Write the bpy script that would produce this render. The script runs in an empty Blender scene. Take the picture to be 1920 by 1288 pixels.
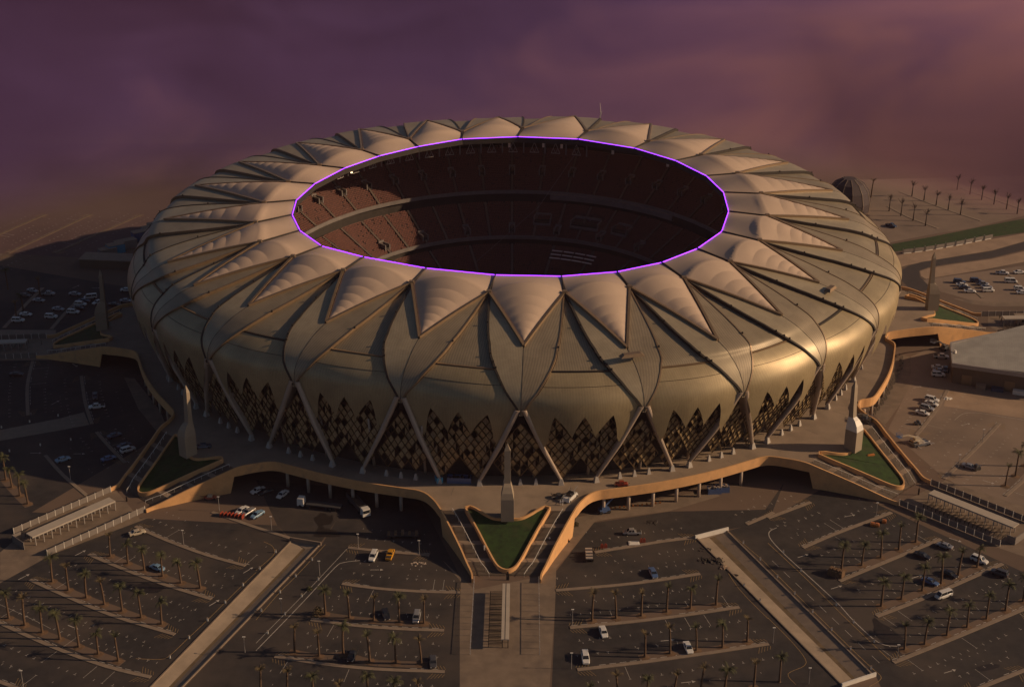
import bpy, bmesh, math, random
import numpy as np
from mathutils import Vector, Matrix
from mathutils.geometry import tessellate_polygon
random.seed(7); rng = np.random.default_rng(7)
sc = bpy.context.scene
R = math.radians
# ------------------------------------------------------------ camera, sky, sun
CAMF, CAMTH, CAMH, CAMY = 2800.0, math.atan(1244/2800.0), 220.0, -505.0
cd = bpy.data.cameras.new('camera'); cam = bpy.data.objects.new('camera', cd); sc.collection.objects.link(cam)
cd.sensor_width = 36; cd.lens = 36*CAMF/1920; cd.clip_start = 1; cd.clip_end = 9000
cam.location = (0, CAMY, CAMH); cam.rotation_euler = (R(90)-CAMTH, 0, 0); sc.camera = cam
SUN_EL, SUN_AZ = 22.5, 92.0      # azimuth clockwise from +Y (away from camera): sun at the right
w = bpy.data.worlds.new('World'); sc.world = w; w.use_nodes = True
nt = w.node_tree; bg = nt.nodes['Background']
sky = nt.nodes.new('ShaderNodeTexSky'); sky.sky_type = 'NISHITA'; sky.sun_disc = False
sky.sun_elevation = R(SUN_EL); sky.sun_rotation = R(SUN_AZ); sky.dust_density = 1.5; sky.air_density = .8
nt.links.new(sky.outputs[0], bg.inputs[0]); bg.inputs[1].default_value = 0.05
sd = bpy.data.lights.new('sun', 'SUN'); sd.energy = 5.0; sd.angle = R(0.6); sd.color = (1.0, 0.68, 0.40)
sun = bpy.data.objects.new('sun', sd); sc.collection.objects.link(sun)
sv = Vector((math.sin(R(SUN_AZ))*math.cos(R(SUN_EL)), math.cos(R(SUN_AZ))*math.cos(R(SUN_EL)), math.sin(R(SUN_EL))))
sun.rotation_euler = sv.to_track_quat('Z', 'Y').to_euler(); sun.location = sv*600
sc.view_settings.view_transform = 'Standard'; sc.view_settings.look = 'None'
sc.view_settings.exposure = -0.4; sc.view_settings.gamma = 1; sc.view_settings.use_curve_mapping = False
sc.render.engine = 'CYCLES'; cy = sc.cycles
cy.max_bounces = 5; cy.diffuse_bounces = 2; cy.glossy_bounces = 2; cy.volume_bounces = 1; cy.transmission_bounces = 2
cy.use_denoising = True; cy.volume_max_steps = 300; cy.volume_step_rate = 1.0

# ------------------------------------------------------------ survey helpers: a point of the photograph laid on a level z
ZO = {'A':(0,380,4),'B':(0,650,4),'C':(0,968,4),'D':(480,968,4),'E':(480,830,4),'F':(960,830,4),'G':(960,968,4),'H':(1440,968,4),
      'I':(1440,680,4),'M':(0,0,1),'J':(1560,300,5.333),'K':(1560,500,5.333),'X':(0,0,1)}
def W(px, py, z=0.0):
    x = (px-960)/CAMF; v = (py-644)/CAMF
    d = (CAMH-z)/(math.sin(CAMTH)+v*math.cos(CAMTH))
    return Vector((d*x, d*(math.cos(CAMTH)-v*math.sin(CAMTH))+CAMY, z))
def Q(o, X, Y, z=0.0):
    a = ZO[o]; return W(a[0]+X/a[2], a[1]+Y/a[2], z)
def QL(o, pts, z=0.0): return [Q(o, p[0], p[1], z) for p in pts]
def cr(pts, n=5, closed=False):
    P = [Vector(p) for p in pts]; m = len(P); out = []
    rng_ = range(m) if closed else range(m-1)
    for i in rng_:
        if closed: a, b, c, d = P[(i-1) % m], P[i], P[(i+1) % m], P[(i+2) % m]
        else: a, b, c, d = P[max(i-1, 0)], P[i], P[i+1], P[min(i+2, m-1)]
        for k in range(n):
            t = k/n
            out.append(0.5*((2*b)+(c-a)*t+(2*a-5*b+4*c-d)*t*t+(3*b-a-3*c+d)*t**3))
    if not closed: out.append(P[-1])
    return out

# ------------------------------------------------------------ materials
def newmat(name):
    m = bpy.data.materials.new(name); m.use_nodes = True
    return m, m.node_tree, m.node_tree.nodes['Principled BSDF']
def mat(name, col, rough=.8, metal=0., var=.25, scale=.4, var2=None, bump=0., bscale=3., patch=None):
    """procedural colour: two octaves of world-space noise vary the base; patch=(colour, scale, threshold) adds stains"""
    m, nt, b = newmat(name); N = nt.nodes.new; L = nt.links.new
    geo = N('ShaderNodeNewGeometry')
    n1 = N('ShaderNodeTexNoise'); n1.inputs['Scale'].default_value = scale; n1.inputs['Detail'].default_value = 7; n1.inputs['Roughness'].default_value = .65
    L(geo.outputs['Position'], n1.inputs['Vector'])
    cr_ = N('ShaderNodeValToRGB'); e = cr_.color_ramp.elements
    c = Vector(col); lo = c*(1-var); hi = c*(1+var)
    e[0].position = .3; e[0].color = (*lo, 1); e[1].position = .7; e[1].color = (*hi, 1)
    L(n1.outputs[0], cr_.inputs[0]); out = cr_.outputs[0]
    if patch:
        pc, ps, pt = patch[:3]; pw = patch[3] if len(patch) > 3 else .12
        n2 = N('ShaderNodeTexNoise'); n2.inputs['Scale'].default_value = ps; n2.inputs['Detail'].default_value = 5; n2.inputs['Roughness'].default_value = .6
        L(geo.outputs['Position'], n2.inputs['Vector'])
        r2 = N('ShaderNodeValToRGB'); r2.color_ramp.elements[0].position = pt-pw/2; r2.color_ramp.elements[1].position = pt+pw/2
        L(n2.outputs[0], r2.inputs[0])
        mx = N('ShaderNodeMix'); mx.data_type = 'RGBA'; L(r2.outputs[0], mx.inputs[0]); L(out, mx.inputs[6]); mx.inputs[7].default_value = (*pc, 1)
        out = mx.outputs[2]
    L(out, b.inputs['Base Color']); b.inputs['Roughness'].default_value = rough; b.inputs['Metallic'].default_value = metal
    if bump:
        n3 = N('ShaderNodeTexNoise'); n3.inputs['Scale'].default_value = bscale; n3.inputs['Detail'].default_value = 4
        L(geo.outputs['Position'], n3.inputs['Vector'])
        bp = N('ShaderNodeBump'); bp.inputs['Strength'].default_value = bump; bp.inputs['Distance'].default_value = .1
        L(n3.outputs[0], bp.inputs['Height']); L(bp.outputs[0], b.inputs['Normal'])
    return m
def ribbed(name, col, rough, metal, period, var=.18, stripe=.22, panel=6.0):
    """standing-seam metal sheet: seams run along V of the UV map (in metres), sheet joints every `panel` metres"""
    m, nt, b = newmat(name); N = nt.nodes.new; L = nt.links.new
    uv = N('ShaderNodeUVMap'); sp = N('ShaderNodeSeparateXYZ'); L(uv.outputs[0], sp.inputs[0])
    def math_(op, a, bb=None):
        q = N('ShaderNodeMath'); q.operation = op
        for i, x in enumerate((a, bb)):
            if x is None: continue
            if isinstance(x, (int, float)): q.inputs[i].default_value = x
            else: L(x, q.inputs[i])
        return q.outputs[0]
    s = math_('SINE', math_('MULTIPLY', sp.outputs[0], 2*math.pi/period)); s = math_('MULTIPLY', math_('ADD', s, 1.), .5)
    geo = N('ShaderNodeNewGeometry')
    n1 = N('ShaderNodeTexNoise'); n1.inputs['Scale'].default_value = .12; n1.inputs['Detail'].default_value = 8; n1.inputs['Roughness'].default_value = .7
    L(geo.outputs['Position'], n1.inputs['Vector'])
    ramp = N('ShaderNodeValToRGB'); e = ramp.color_ramp.elements; c = Vector(col)
    e[0].position = .28; e[0].color = (*(c*(1-var)), 1); e[1].position = .72; e[1].color = (*(c*(1+var)), 1); L(n1.outputs[0], ramp.inputs[0])
    # sheet-to-sheet tone
    cell = N('ShaderNodeTexWhiteNoise'); cell.noise_dimensions = '2D'; cx = N('ShaderNodeCombineXYZ')
    L(math_('FLOOR', math_('DIVIDE', sp.outputs[0], period*4)), cx.inputs[0]); L(math_('FLOOR', math_('DIVIDE', sp.outputs[1], panel)), cx.inputs[1]); L(cx.outputs[0], cell.inputs['Vector'])
    tone = math_('ADD', math_('MULTIPLY', cell.outputs[0], .10), .95)
    k = math_('MULTIPLY', tone, math_('SUBTRACT', 1.0, math_('MULTIPLY', s, stripe)))
    mx = N('ShaderNodeMix'); mx.data_type = 'RGBA'; mx.blend_type = 'MULTIPLY'; mx.inputs[0].default_value = 1
    L(ramp.outputs[0], mx.inputs[6]); cc = N('ShaderNodeCombineColor'); [L(k, cc.inputs[i]) for i in range(3)]; L(cc.outputs[0], mx.inputs[7])
    L(mx.outputs[2], b.inputs['Base Color']); b.inputs['Roughness'].default_value = rough; b.inputs['Metallic'].default_value = metal
    bp = N('ShaderNodeBump'); bp.inputs['Strength'].default_value = .14; bp.inputs['Distance'].default_value = .05; L(s, bp.inputs['Height']); L(bp.outputs[0], b.inputs['Normal'])
    return m
def translucent(m, col, amt):
    nt = m.node_tree; b = nt.nodes['Principled BSDF']; t = nt.nodes.new('ShaderNodeBsdfTranslucent'); t.inputs[0].default_value = (*col, 1)
    x = nt.nodes.new('ShaderNodeMixShader'); x.inputs[0].default_value = amt; nt.links.new(b.outputs[0], x.inputs[1]); nt.links.new(t.outputs[0], x.inputs[2])
    nt.links.new(x.outputs[0], nt.nodes['Material Output'].inputs[0])
def emis(name, col, st):
    m, nt, b = newmat(name); b.inputs['Base Color'].default_value = (*col, 1); b.inputs['Emission Color'].default_value = (*col, 1); b.inputs['Emission Strength'].default_value = st
    return m
M = {}
M['ground'] = mat('desert_ground', (.105,.072,.052), .95, 0, .3, .02, patch=((.15,.10,.072), .012, .5, .3), bump=.2)
M['asphalt'] = mat('asphalt', (.025,.0215,.022), .85, 0, .4, .3, patch=((.062,.047,.038), .035, .54, .22), bump=.15)
M['asphalt_lit'] = mat('sunlit_asphalt', (.17,.125,.095), .9, 0, .22, .08, patch=((.24,.175,.13), .03, .5, .3))  # brighter light over the right-hand lots put into a paler asphalt colour
M['road'] = mat('road_asphalt', (.042,.034,.032), .8, 0, .15, .3)
M['paving'] = mat('concrete_paving', (.19,.14,.10), .85, 0, .2, .25, patch=((.12,.09,.07), .1, .62, .2))
M['deckpave'] = mat('deck_screed', (.27,.205,.15), .8, 0, .16, .12, patch=((.20,.15,.11), .07, .6, .2))
M['dirt'] = mat('orange_dirt', (.13,.075,.04), .95, 0, .35, .6)
M['sand'] = mat('pale_sand', (.30,.21,.145), .95, 0, .2, .12)
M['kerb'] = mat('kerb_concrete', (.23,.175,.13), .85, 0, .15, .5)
M['slopelit'] = mat('sunlit_channel_concrete', (.27,.21,.155), .85, 0, .22, .15)  # paler than the east slope: sun on the west slope put into colour
M['silt'] = mat('channel_silt', (.13,.09,.05), .95, 0, .3, .4)
M['stain'] = mat('old_oil', (.018,.013,.011), .6, 0, .3, .6)
M['hazedirt'] = mat('haze_tinted_dirt', (.088,.050,.050), .95, 0, .3, .03, patch=((.12,.075,.068), .012, .55, .3))  # mauve cast of the haze put into the far-left dirt colour
M['stairshade'] = mat('shaded_stair_stone', (.14,.11,.085), .85, 0, .15, .4)  # darker than the landings: shade of the risers put into the flight colour
M['domedark'] = mat('dome_sheet', (.05,.036,.04), .8, 0, .15, .1)
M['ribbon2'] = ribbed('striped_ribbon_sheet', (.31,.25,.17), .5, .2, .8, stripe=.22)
M['roofpale'] = mat('canopy_sheet', (.42,.36,.29), .6, 0, .08, .4)
M['parapet'] = mat('ochre_render', (.60,.335,.145), .75, 0, .12, .3, patch=((.45,.26,.13), .35, .66, .2))
M['column'] = mat('painted_column', (.42,.33,.26), .8, 0, .1, .5)
M['soffit'] = mat('soffit_concrete', (.10,.075,.06), .9, 0, .2, .2)
M['grass'] = mat('lawn_grass', (.018,.042,.006), .95, 0, .45, .5, patch=((.035,.045,.012), .18, .6, .15), bump=.3, bscale=8)
M['bronze'] = ribbed('bronze_seam_sheet', (.355,.28,.165), .46, .3, .8, stripe=.10)
M['bronze_soft'] = ribbed('matt_seam_sheet', (.30,.245,.165), .5, .2, .8, stripe=.24)
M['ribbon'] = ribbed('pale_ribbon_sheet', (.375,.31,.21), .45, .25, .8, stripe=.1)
M['membrane'] = mat('ptfe_membrane', (.66,.50,.38), .6, 0, .08, .08)
translucent(M['membrane'], (.75,.5,.38), .27)
M['rail'] = mat('bronze_rail', (.24,.165,.10), .45, .4, .1, .5)
M['dark'] = mat('dark_gutter', (.03,.023,.018), .8, 0, .2, .5)
M['legskin'] = mat('leg_cladding', (.42,.335,.27), .45, .15, .1, .2)
M['lattice'] = mat('lattice_bronze', (.14,.095,.05), .4, .6, .2, 1.)
M['plate'] = mat('gold_plate', (.34,.245,.13), .42, .2, .35, 1.2)
M['base'] = mat('white_base', (.42,.38,.34), .6, 0, .1, 1)
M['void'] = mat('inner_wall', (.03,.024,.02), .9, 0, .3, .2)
M['seat'] = mat('seat_plastic', (.14,.048,.033), .7, 0, .5, 1.3, patch=((.24,.16,.11), 2.6, .68, .05))
M['terrace'] = mat('terrace_concrete', (.075,.04,.035), .9, 0, .2, .5)
M['bandgrey'] = mat('tier_band', (.17,.15,.14), .8, 0, .15, .4)
M['white'] = mat('white_metal', (.7,.66,.6), .5, 0, .08, 1)
M['marking'] = mat('road_paint', (.42,.38,.34), .8, 0, .35, 1.5)
M['yellowline'] = mat('yellow_paint', (.34,.22,.09), .8, 0, .3, 1)
M['trunk'] = mat('palm_bark', (.10,.06,.035), .95, 0, .3, 3)
M['frond'] = mat('palm_frond', (.06,.062,.022), .85, 0, .35, 2)
M['frondbrown'] = mat('dry_frond', (.11,.08,.035), .9, 0, .3, 2)
M['bare'] = mat('bare_wood', (.06,.045,.035), .9, 0, .2, 2)
M['tyre'] = mat('tyre', (.02,.02,.02), .9, 0, .1, 3)
M['carglass'] = mat('car_glass', (.02,.024,.03), .12, 0, .1, 1)
M['roofgreen'] = ribbed('hall_roof_sheet', (.36,.34,.30), .6, .1, .8, stripe=.08)
M['hallwall'] = mat('hall_wall', (.13,.09,.06), .8, 0, .15, .2)
M['stone'] = mat('pylon_stone', (.30,.24,.175), .7, 0, .1, .2)
M['fence'] = mat('fence_metal', (.32,.29,.27), .6, .2, .1, 1)
M['glassfence'] = mat('mesh_fence_infill', (.19,.165,.15), .6, .2, .1, 1)
M['purple'] = emis('violet_light', (.26,.035,.9), 6.0)
M['lamp'] = emis('lit_lamp', (1,.75,.45), 3.)
M['skin'] = mat('skin', (.30,.17,.11), .6)
def paint(name, col, rough=.28, metal=.0): 
    m = mat(name, col, rough, metal, .05, 1.); m.node_tree.nodes['Principled BSDF'].inputs['Coat Weight'].default_value = .5; return m
PAINT = {'white': paint('white_paint', (.62,.6,.57)), 'silver': paint('silver_paint', (.34,.33,.33), .3, .4), 'black': paint('black_paint', (.015,.015,.018)),
         'dark grey': paint('grey_paint', (.06,.06,.065)), 'blue': paint('blue_paint', (.07,.12,.25)), 'navy': paint('navy_paint', (.03,.05,.10)),
         'yellow': paint('yellow_paint_body', (.55,.26,.02)), 'red': paint('red_paint', (.28,.05,.03)), 'orange': paint('orange_paint', (.45,.16,.04)),
         'cyan': paint('cyan_paint', (.05,.3,.5)), 'beige': paint('beige_paint', (.45,.38,.28)), 'pale blue': paint('pale_blue_paint', (.18,.3,.42))}

# ------------------------------------------------------------ object helpers
C = sc.collection
def tag(o, label=None, cat=None, group=None, kind=None):
    if label: o['label'] = label
    if cat: o['category'] = cat
    if group: o['group'] = group
    if kind: o['kind'] = kind
    return o
def link(name, me, parent=None):
    o = bpy.data.objects.new(name, me); C.objects.link(o)
    if parent: o.parent = parent
    return o
def empty(name, loc=(0,0,0), rz=0):
    o = bpy.data.objects.new(name, None); C.objects.link(o); o.location = loc; o.rotation_euler = (0,0,rz); o.empty_display_size = .5
    return o
def mesh(name, v, f, m, parent=None, smooth=False, uv=None):
    me = bpy.data.meshes.new(name); me.from_pydata([tuple(p) for p in v], [], [tuple(q) for q in f])
    for mm in (m if isinstance(m, (list, tuple)) else [m]): me.materials.append(mm)
    if uv is not None:
        l = me.uv_layers.new(name='UVMap'); idx = np.empty(len(me.loops), int); me.loops.foreach_get('vertex_index', idx)
        l.data.foreach_set('uv', np.asarray(uv, float)[idx].ravel())
    if smooth: me.polygons.foreach_set('use_smooth', [True]*len(me.polygons))
    me.update(); return link(name, me, parent)
class MB:
    def __init__(s): s.v = []; s.f = []; s.mi = []; s.cur = 0
    def add(s, v, f):
        b = len(s.v); s.v += [tuple(p) for p in v]; s.f += [tuple(i+b for i in q) for q in f]; s.mi += [s.cur]*len(f)
    def box(s, x0, x1, y0, y1, z0, z1, M4=None, tx=0):
        v = [Vector((x, y, z)) for z in (z0, z1) for y in (y0, y1) for x in (x0, x1)]
        if tx:
            for i in (4,5,6,7):
                v[i].x = (v[i].x-(x0+x1)/2)*(1-tx)+(x0+x1)/2; v[i].y = (v[i].y-(y0+y1)/2)*(1-tx)+(y0+y1)/2
        if M4 is not None: v = [M4 @ p for p in v]
        s.add(v, [(0,2,3,1),(4,5,7,6),(0,1,5,4),(2,6,7,3),(0,4,6,2),(1,3,7,5)])
    def beam(s, a, b, w0, h0, w1=None, h1=None, up=Vector((0,0,1))):
        a = Vector(a); b = Vector(b); w1 = w0 if w1 is None else w1; h1 = h0 if h1 is None else h1
        d = (b-a).normalized(); x = d.cross(up)
        if x.length < 1e-4: x = d.cross(Vector((1,0,0)))
        x.normalize(); y = x.cross(d)
        v = [a-x*w0/2-y*h0/2, a+x*w0/2-y*h0/2, a+x*w0/2+y*h0/2, a-x*w0/2+y*h0/2, b-x*w1/2-y*h1/2, b+x*w1/2-y*h1/2, b+x*w1/2+y*h1/2, b-x*w1/2+y*h1/2]
        s.add(v, [(3,2,1,0),(4,5,6,7),(0,1,5,4),(1,2,6,5),(2,3,7,6),(3,0,4,7)])
    def cyl(s, a, b, r0, r1=None, n=10, cap=True):
        a = Vector(a); b = Vector(b); r1 = r0 if r1 is None else r1; d = (b-a).normalized()
        x = d.cross(Vector((0,0,1)));
        if x.length < 1e-4: x = Vector((1,0,0))
        x.normalize(); y = d.cross(x); v = []
        for p, r in ((a, r0), (b, r1)):
            for i in range(n): t = 2*math.pi*i/n; v.append(p+x*math.cos(t)*r+y*math.sin(t)*r)
        f = [(i, (i+1) % n, n+(i+1) % n, n+i) for i in range(n)]
        if cap: f += [tuple(reversed(range(n))), tuple(range(n, 2*n))]
        s.add(v, f)
    def build(s, name, m, parent=None, smooth=False):
        o = mesh(name, s.v, s.f, m, parent, smooth)
        if isinstance(m, (list, tuple)): o.data.polygons.foreach_set('material_index', s.mi)
        return o
def signed_area(p): return sum(p[i][0]*p[(i+1) % len(p)][1]-p[(i+1) % len(p)][0]*p[i][1] for i in range(len(p)))/2
def slab(name, poly, z0, z1, m, parent=None, holes=(), uvs=None):
    """flat polygon with thickness; poly points (x,y[,z]) - a z in the point overrides z1"""
    P = [Vector((p[0], p[1], p[2] if len(p) > 2 and uvs else z1)) for p in poly]
    loops = [P]+[[Vector((p[0], p[1], z1)) for p in h] for h in holes]
    tri = tessellate_polygon([[Vector((q.x, q.y, 0)) for q in l] for l in loops])
    v = [q for l in loops for q in l]; n = len(v); f = []
    for t in tri:
        a, b, c = v[t[0]], v[t[1]], v[t[2]]
        f.append(tuple(t) if (b-a).cross(c-a).z > 0 else (t[0], t[2], t[1]))
    if z0 is not None:
        v = v+[Vector((q.x, q.y, z0)) for q in v]; o = 0
        for k, l in enumerate(loops):
            m_ = len(l); ccw = signed_area(l) > 0
            if k: ccw = not ccw
            for i in range(m_):
                a, b = o+i, o+(i+1) % m_
                f.append((n+a, n+b, b, a) if ccw else (b, n+b, n+a, a)[::-1] if False else ((n+b, n+a, a, b)))
            o += m_
    return mesh(name, v, f, m, parent)
def wall_mesh(mb, pts, th, zb, closed=False, side=0):
    """wall along 3-D top points; zb bottom level (number or list); side shifts the thickness"""
    P = [Vector(p) for p in pts]; n = len(P); nm = []
    for i in range(n):
        a = P[(i-1) % n] if (closed or i) else P[0]; b = P[(i+1) % n] if (closed or i < n-1) else P[-1]
        d = Vector((b.x-a.x, b.y-a.y, 0)).normalized(); nm.append(Vector((d.y, -d.x, 0)))
    v = []
    for i, p in enumerate(P):
        z = zb[i] if isinstance(zb, (list, tuple)) else zb
        l = p+nm[i]*th*(.5+side/2); r = p-nm[i]*th*(.5-side/2)
        v += [l, r, Vector((r.x, r.y, min(z, r.z-.02))), Vector((l.x, l.y, min(z, l.z-.02)))]
    f = []
    for i in range(n if closed else n-1):
        a = 4*i; b = 4*((i+1) % n)
        for k in range(4): f.append((a+k, b+k, b+(k+1) % 4, a+(k+1) % 4))
    if not closed: f += [(3,2,1,0), (4*n-4, 4*n-3, 4*n-2, 4*n-1)]
    mb.add(v, f)
def walk(pts, step):
    """points every `step` metres along a polyline with tangent"""
    out = []; acc = step/2
    for a, b in zip(pts[:-1], pts[1:]):
        L = (b-a).length; t = acc
        while t < L: out.append((a+(b-a)*(t/L), (b-a).normalized())); t += step
        acc = t-L
    return out
def copy_tree(o, parent=None):
    c = o.copy(); C.objects.link(c); c.parent = parent
    for ch in list(o.children): copy_tree(ch, c)
    return c
ORD = ['first','second','third','fourth','fifth','sixth','seventh','eighth','ninth','tenth','eleventh','twelfth','thirteenth','fourteenth','fifteenth','sixteenth']

# ============================================================ GROUND
chL = dict(tl=[Q('D',268,182), Q('C',1130,1280), W(180,1400)], bl=[Q('D',352,240,-.75), Q('C',1262,1280,-.75), W(200,1400,-.75)],
           br=[Q('D',372,246,-.75), Q('C',1290,1280,-.75), W(212,1400,-.75)], tr=[Q('D',476,216), Q('C',1368,1280), W(236,1400)])
chR = dict(tl=[Q('G',1385,165), Q('H',565,1275)], bl=[Q('G',1480,160,-.75), Q('H',640,1232,-.75)], br=[Q('G',1520,150,-.75), Q('H',668,1226,-.75)], tr=[Q('G',1610,108), Q('H',795,1200)])
Lx = 3500
def lerpz(a, b, n): return [a+(b-a)*(i/n) for i in range(n+1)]
holes = []
for ch in (chL, chR): holes.append([(p.x, p.y) for p in ch['tl']]+[(p.x, p.y) for p in reversed(ch['tr'])])
g = slab('ground', [(-Lx,-500),(Lx,-500),(Lx,5200),(-Lx,5200)], None, 0, M['ground'], holes=holes); tag(g, kind='structure')
for ch, nm in ((chL, 'a'), (chR, 'b')):
    k = len(ch['tl'])
    def quadstrip(A, B): 
        v = A+B; n = len(A); return v, [(i, i+1, n+i+1, n+i) for i in range(n-1)]
    root = empty('drainage_channel', ch['tl'][0]); root['kind'] = 'structure'
    inv = Matrix.Translation(-Vector(root.location))
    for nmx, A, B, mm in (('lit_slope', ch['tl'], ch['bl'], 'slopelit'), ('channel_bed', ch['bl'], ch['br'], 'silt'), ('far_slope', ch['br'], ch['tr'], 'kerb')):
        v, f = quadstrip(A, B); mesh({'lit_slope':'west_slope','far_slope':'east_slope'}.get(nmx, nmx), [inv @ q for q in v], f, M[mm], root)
    for e in ((0,) if nm == 'a' else (0, 1)):
        v = [ch['tl'][e], ch['bl'][e], ch['br'][e], ch['tr'][e]]
        mesh('end_wall', [inv @ q for q in v], [(0,1,2,3)], M['kerb'], root)
    mb = MB()   # low lip kerbs along both edges
    for A in (ch['tl'], ch['tr']): wall_mesh(mb, [inv @ (q+Vector((0,0,.25))) for q in A], .35, 0)
    mb.build('channel_kerb', M['kerb'], root)
    for e in ((0,) if nm == 'a' else (0, 1)):   # parapet wall across the head of the channel
        a = ch['tl'][e]; b = ch['tr'][e]; mb = MB(); d = (b-a).normalized()
        wall_mesh(mb, [a-d*.5+Vector((0,0,1.1)), b+d*.5+Vector((0,0,1.1))], .4, -.2)
        o = mb.build('headwall', M['kerb' if nm == 'a' else 'white']); 
        tag(o, ['low grey headwall across the near end of the left drainage channel', 'pale headwall closing the upper end of the right drainage channel', 'pale headwall closing the lower end of the right drainage channel'][0 if nm == 'a' else 1+e], 'wall')
def sheet(name, pts, z, m):
    return tag(slab(name, pts, None, z, M[m]), kind='structure')
# paved parking surfaces (each a sheet 4 mm+ above the ground; the channels stay outside them)
lotL = [W(-700,1400), W(-700,560), W(-100,560), W(230,590), W(330,800), W(60,960), W(520,985), Q('D',262,178)+Vector((-.4,0,0)), Q('C',1126,1280)+Vector((-.4,0,0)), W(176,1400)]
sheet('asphalt_lot', lotL, .006, 'asphalt')
lotC = [Q('D',480,214)+Vector((.4,0,0)), W(640,960), W(790,940), W(868,1090), W(862,1400), W(240,1400), Q('C',1372,1280)+Vector((.4,0,0))]
sheet('asphalt_lot', lotC, .006, 'asphalt')
lotM = [W(520,985), W(480,900), W(790,925), W(790,942), W(640,962), Q('D',478,212)+Vector((0,.5,0)), Q('D',262,176)+Vector((0,.5,0))]
sheet('asphalt_lot', lotM, .0065, 'asphalt')
lotR = [Q('G',325,560), Q('G',330,410), Q('G',500,190), Q('G',600,50), Q('F',1180,515), Q('F',1900,500), W(1470,905), W(1440,980), Q('G',1610,106)+Vector((0,.5,0)), Q('G',1382,163)+Vector((0,.5,0)), Q('H',560,1274)+Vector((-.4,0,0)), W(1600,1400), W(1030,1400), W(1042,1108)]
sheet('asphalt_lot', lotR, .006, 'asphalt')
lotRR = [Q('G',1614,106)+Vector((.4,0,0)), W(1440,975), W(1560,905), W(1730,985), W(1925,1075), W(2500,1250), W(2500,1400), W(1700,1400), Q('H',800,1200)+Vector((.4,0,0))]
sheet('asphalt_lot', lotRR, .007, 'asphalt')
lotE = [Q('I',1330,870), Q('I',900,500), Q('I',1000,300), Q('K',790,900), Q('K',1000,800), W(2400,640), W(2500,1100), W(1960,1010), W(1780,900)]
sheet('asphalt_lot', lotE, .008, 'asphalt_lit')
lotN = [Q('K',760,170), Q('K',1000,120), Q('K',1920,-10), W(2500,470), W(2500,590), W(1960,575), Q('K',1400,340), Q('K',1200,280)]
sheet('asphalt_lot', lotN, .008, 'asphalt_lit')
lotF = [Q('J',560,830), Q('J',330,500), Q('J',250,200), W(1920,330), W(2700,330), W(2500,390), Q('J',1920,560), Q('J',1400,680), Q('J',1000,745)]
sheet('asphalt_lot', lotF, .006, 'asphalt_lit')
fieldL = [W(-900,470), W(-900,270), W(500,270), W(330,430), W(180,485), W(0,475)]
sheet('dirt_field', fieldL, .005, 'hazedirt')
lotW = [W(-600,500), W(0,498), W(250,540), W(260,580), W(120,612), W(-600,615)]
sheet('asphalt_lot', lotW, .010, 'asphalt')
# roads
road = cr(QL('J', [(640,1110),(720,1230),(860,1290),(700,1060),(900,1010)], 0)[:1], 1)
rd = [Q('J',680,1190), Q('J',690,1110), Q('J',760,1060), Q('J',900,1020), Q('J',1200,975), Q('J',1600,910), Q('J',1920,820), W(2500,390), W(2500,415), Q('J',1920,900), Q('J',1600,980), Q('J',1200,1035), Q('J',960,1075), Q('J',870,1110), Q('J',880,1170), Q('J',1000,1290), Q('J',860,1330), Q('J',760,1270)]
sheet('road', rd, .012, 'road')
for nm_, pts, mm, z in (('grass_strip', [Q('J',560,925), Q('J',560,850), Q('J',1000,770), Q('J',1500,668), Q('J',1920,588), W(2600,330), W(2600,372), Q('J',1920,725), Q('J',1580,775), Q('J',1100,860)], 'grass', .03),
                        ('sand_strip', [Q('J',640,960), Q('J',1100,870), Q('J',1560,800), Q('J',1920,735), W(2500,380), W(2500,388), Q('J',1920,815), Q('J',1600,905), Q('J',1200,970), Q('J',760,1050), Q('J',660,1080)], 'sand', .010),
                        ('sand_strip', [Q('J',880,1110), Q('J',960,1085), Q('J',1200,1045), Q('J',1600,990), Q('J',1920,915), W(2400,420), W(2400,450), Q('J',1920,1020), Q('J',1500,1100), Q('J',1000,1180), Q('J',940,1190), Q('J',890,1160)], 'sand', .014),
                        ('sand_strip', [Q('K',1200,315), Q('K',1500,345), Q('K',1920,350), W(2400,560), W(2400,572), Q('K',1920,395), Q('K',1620,398), Q('K',1400,375)], 'paving', .014)):
    sheet(nm_, pts, z, mm)
# pavements round the podium and the plaza in front of the centre arm
sheet('pavement', [W(862,1400), W(862,1150), W(864,1090), Q('E',1400,880), Q('E',1640,1100), Q('F',220,1000), Q('F',330,840), Q('F',470,620), Q('F',480,560), Q('F',1000,440), Q('F',1500,350), Q('F',1560,400), Q('F',1180,512), Q('F',720,572), Q('F',620,592), Q('F',500,740), Q('F',332,940), Q('F',326,1115), W(1040,1150), W(1030,1290), W(1026,1400)], .016, 'paving')
sheet('pavement', [Q('K',560,1000), Q('K',690,880), Q('K',780,900), Q('K',790,1060), Q('K',770,1150), Q('I',1070,160), Q('I',1000,300), Q('I',900,440), Q('I',870,470), Q('I',740,330), Q('I',860,200)], .016, 'paving')
sheet('pavement', [Q('I',1340,220), Q('I',1360,205), Q('I',1940,290), W(2200,760), W(2200,800), Q('I',1940,420), Q('I',1320,325)], .016, 'sand')
sheet('pavement', [Q('B',930,230), Q('B',1010,240), Q('B',1200,480), Q('B',1250,600), Q('B',1180,640), Q('B',1040,470)], .016, 'paving')
sheet('pavement', [Q('B',-300,700), Q('B',0,625), Q('B',460,535), Q('B',630,490), Q('B',670,585), Q('B',460,625), Q('B',0,705), Q('B',-300,780)], .016, 'kerb')
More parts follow.
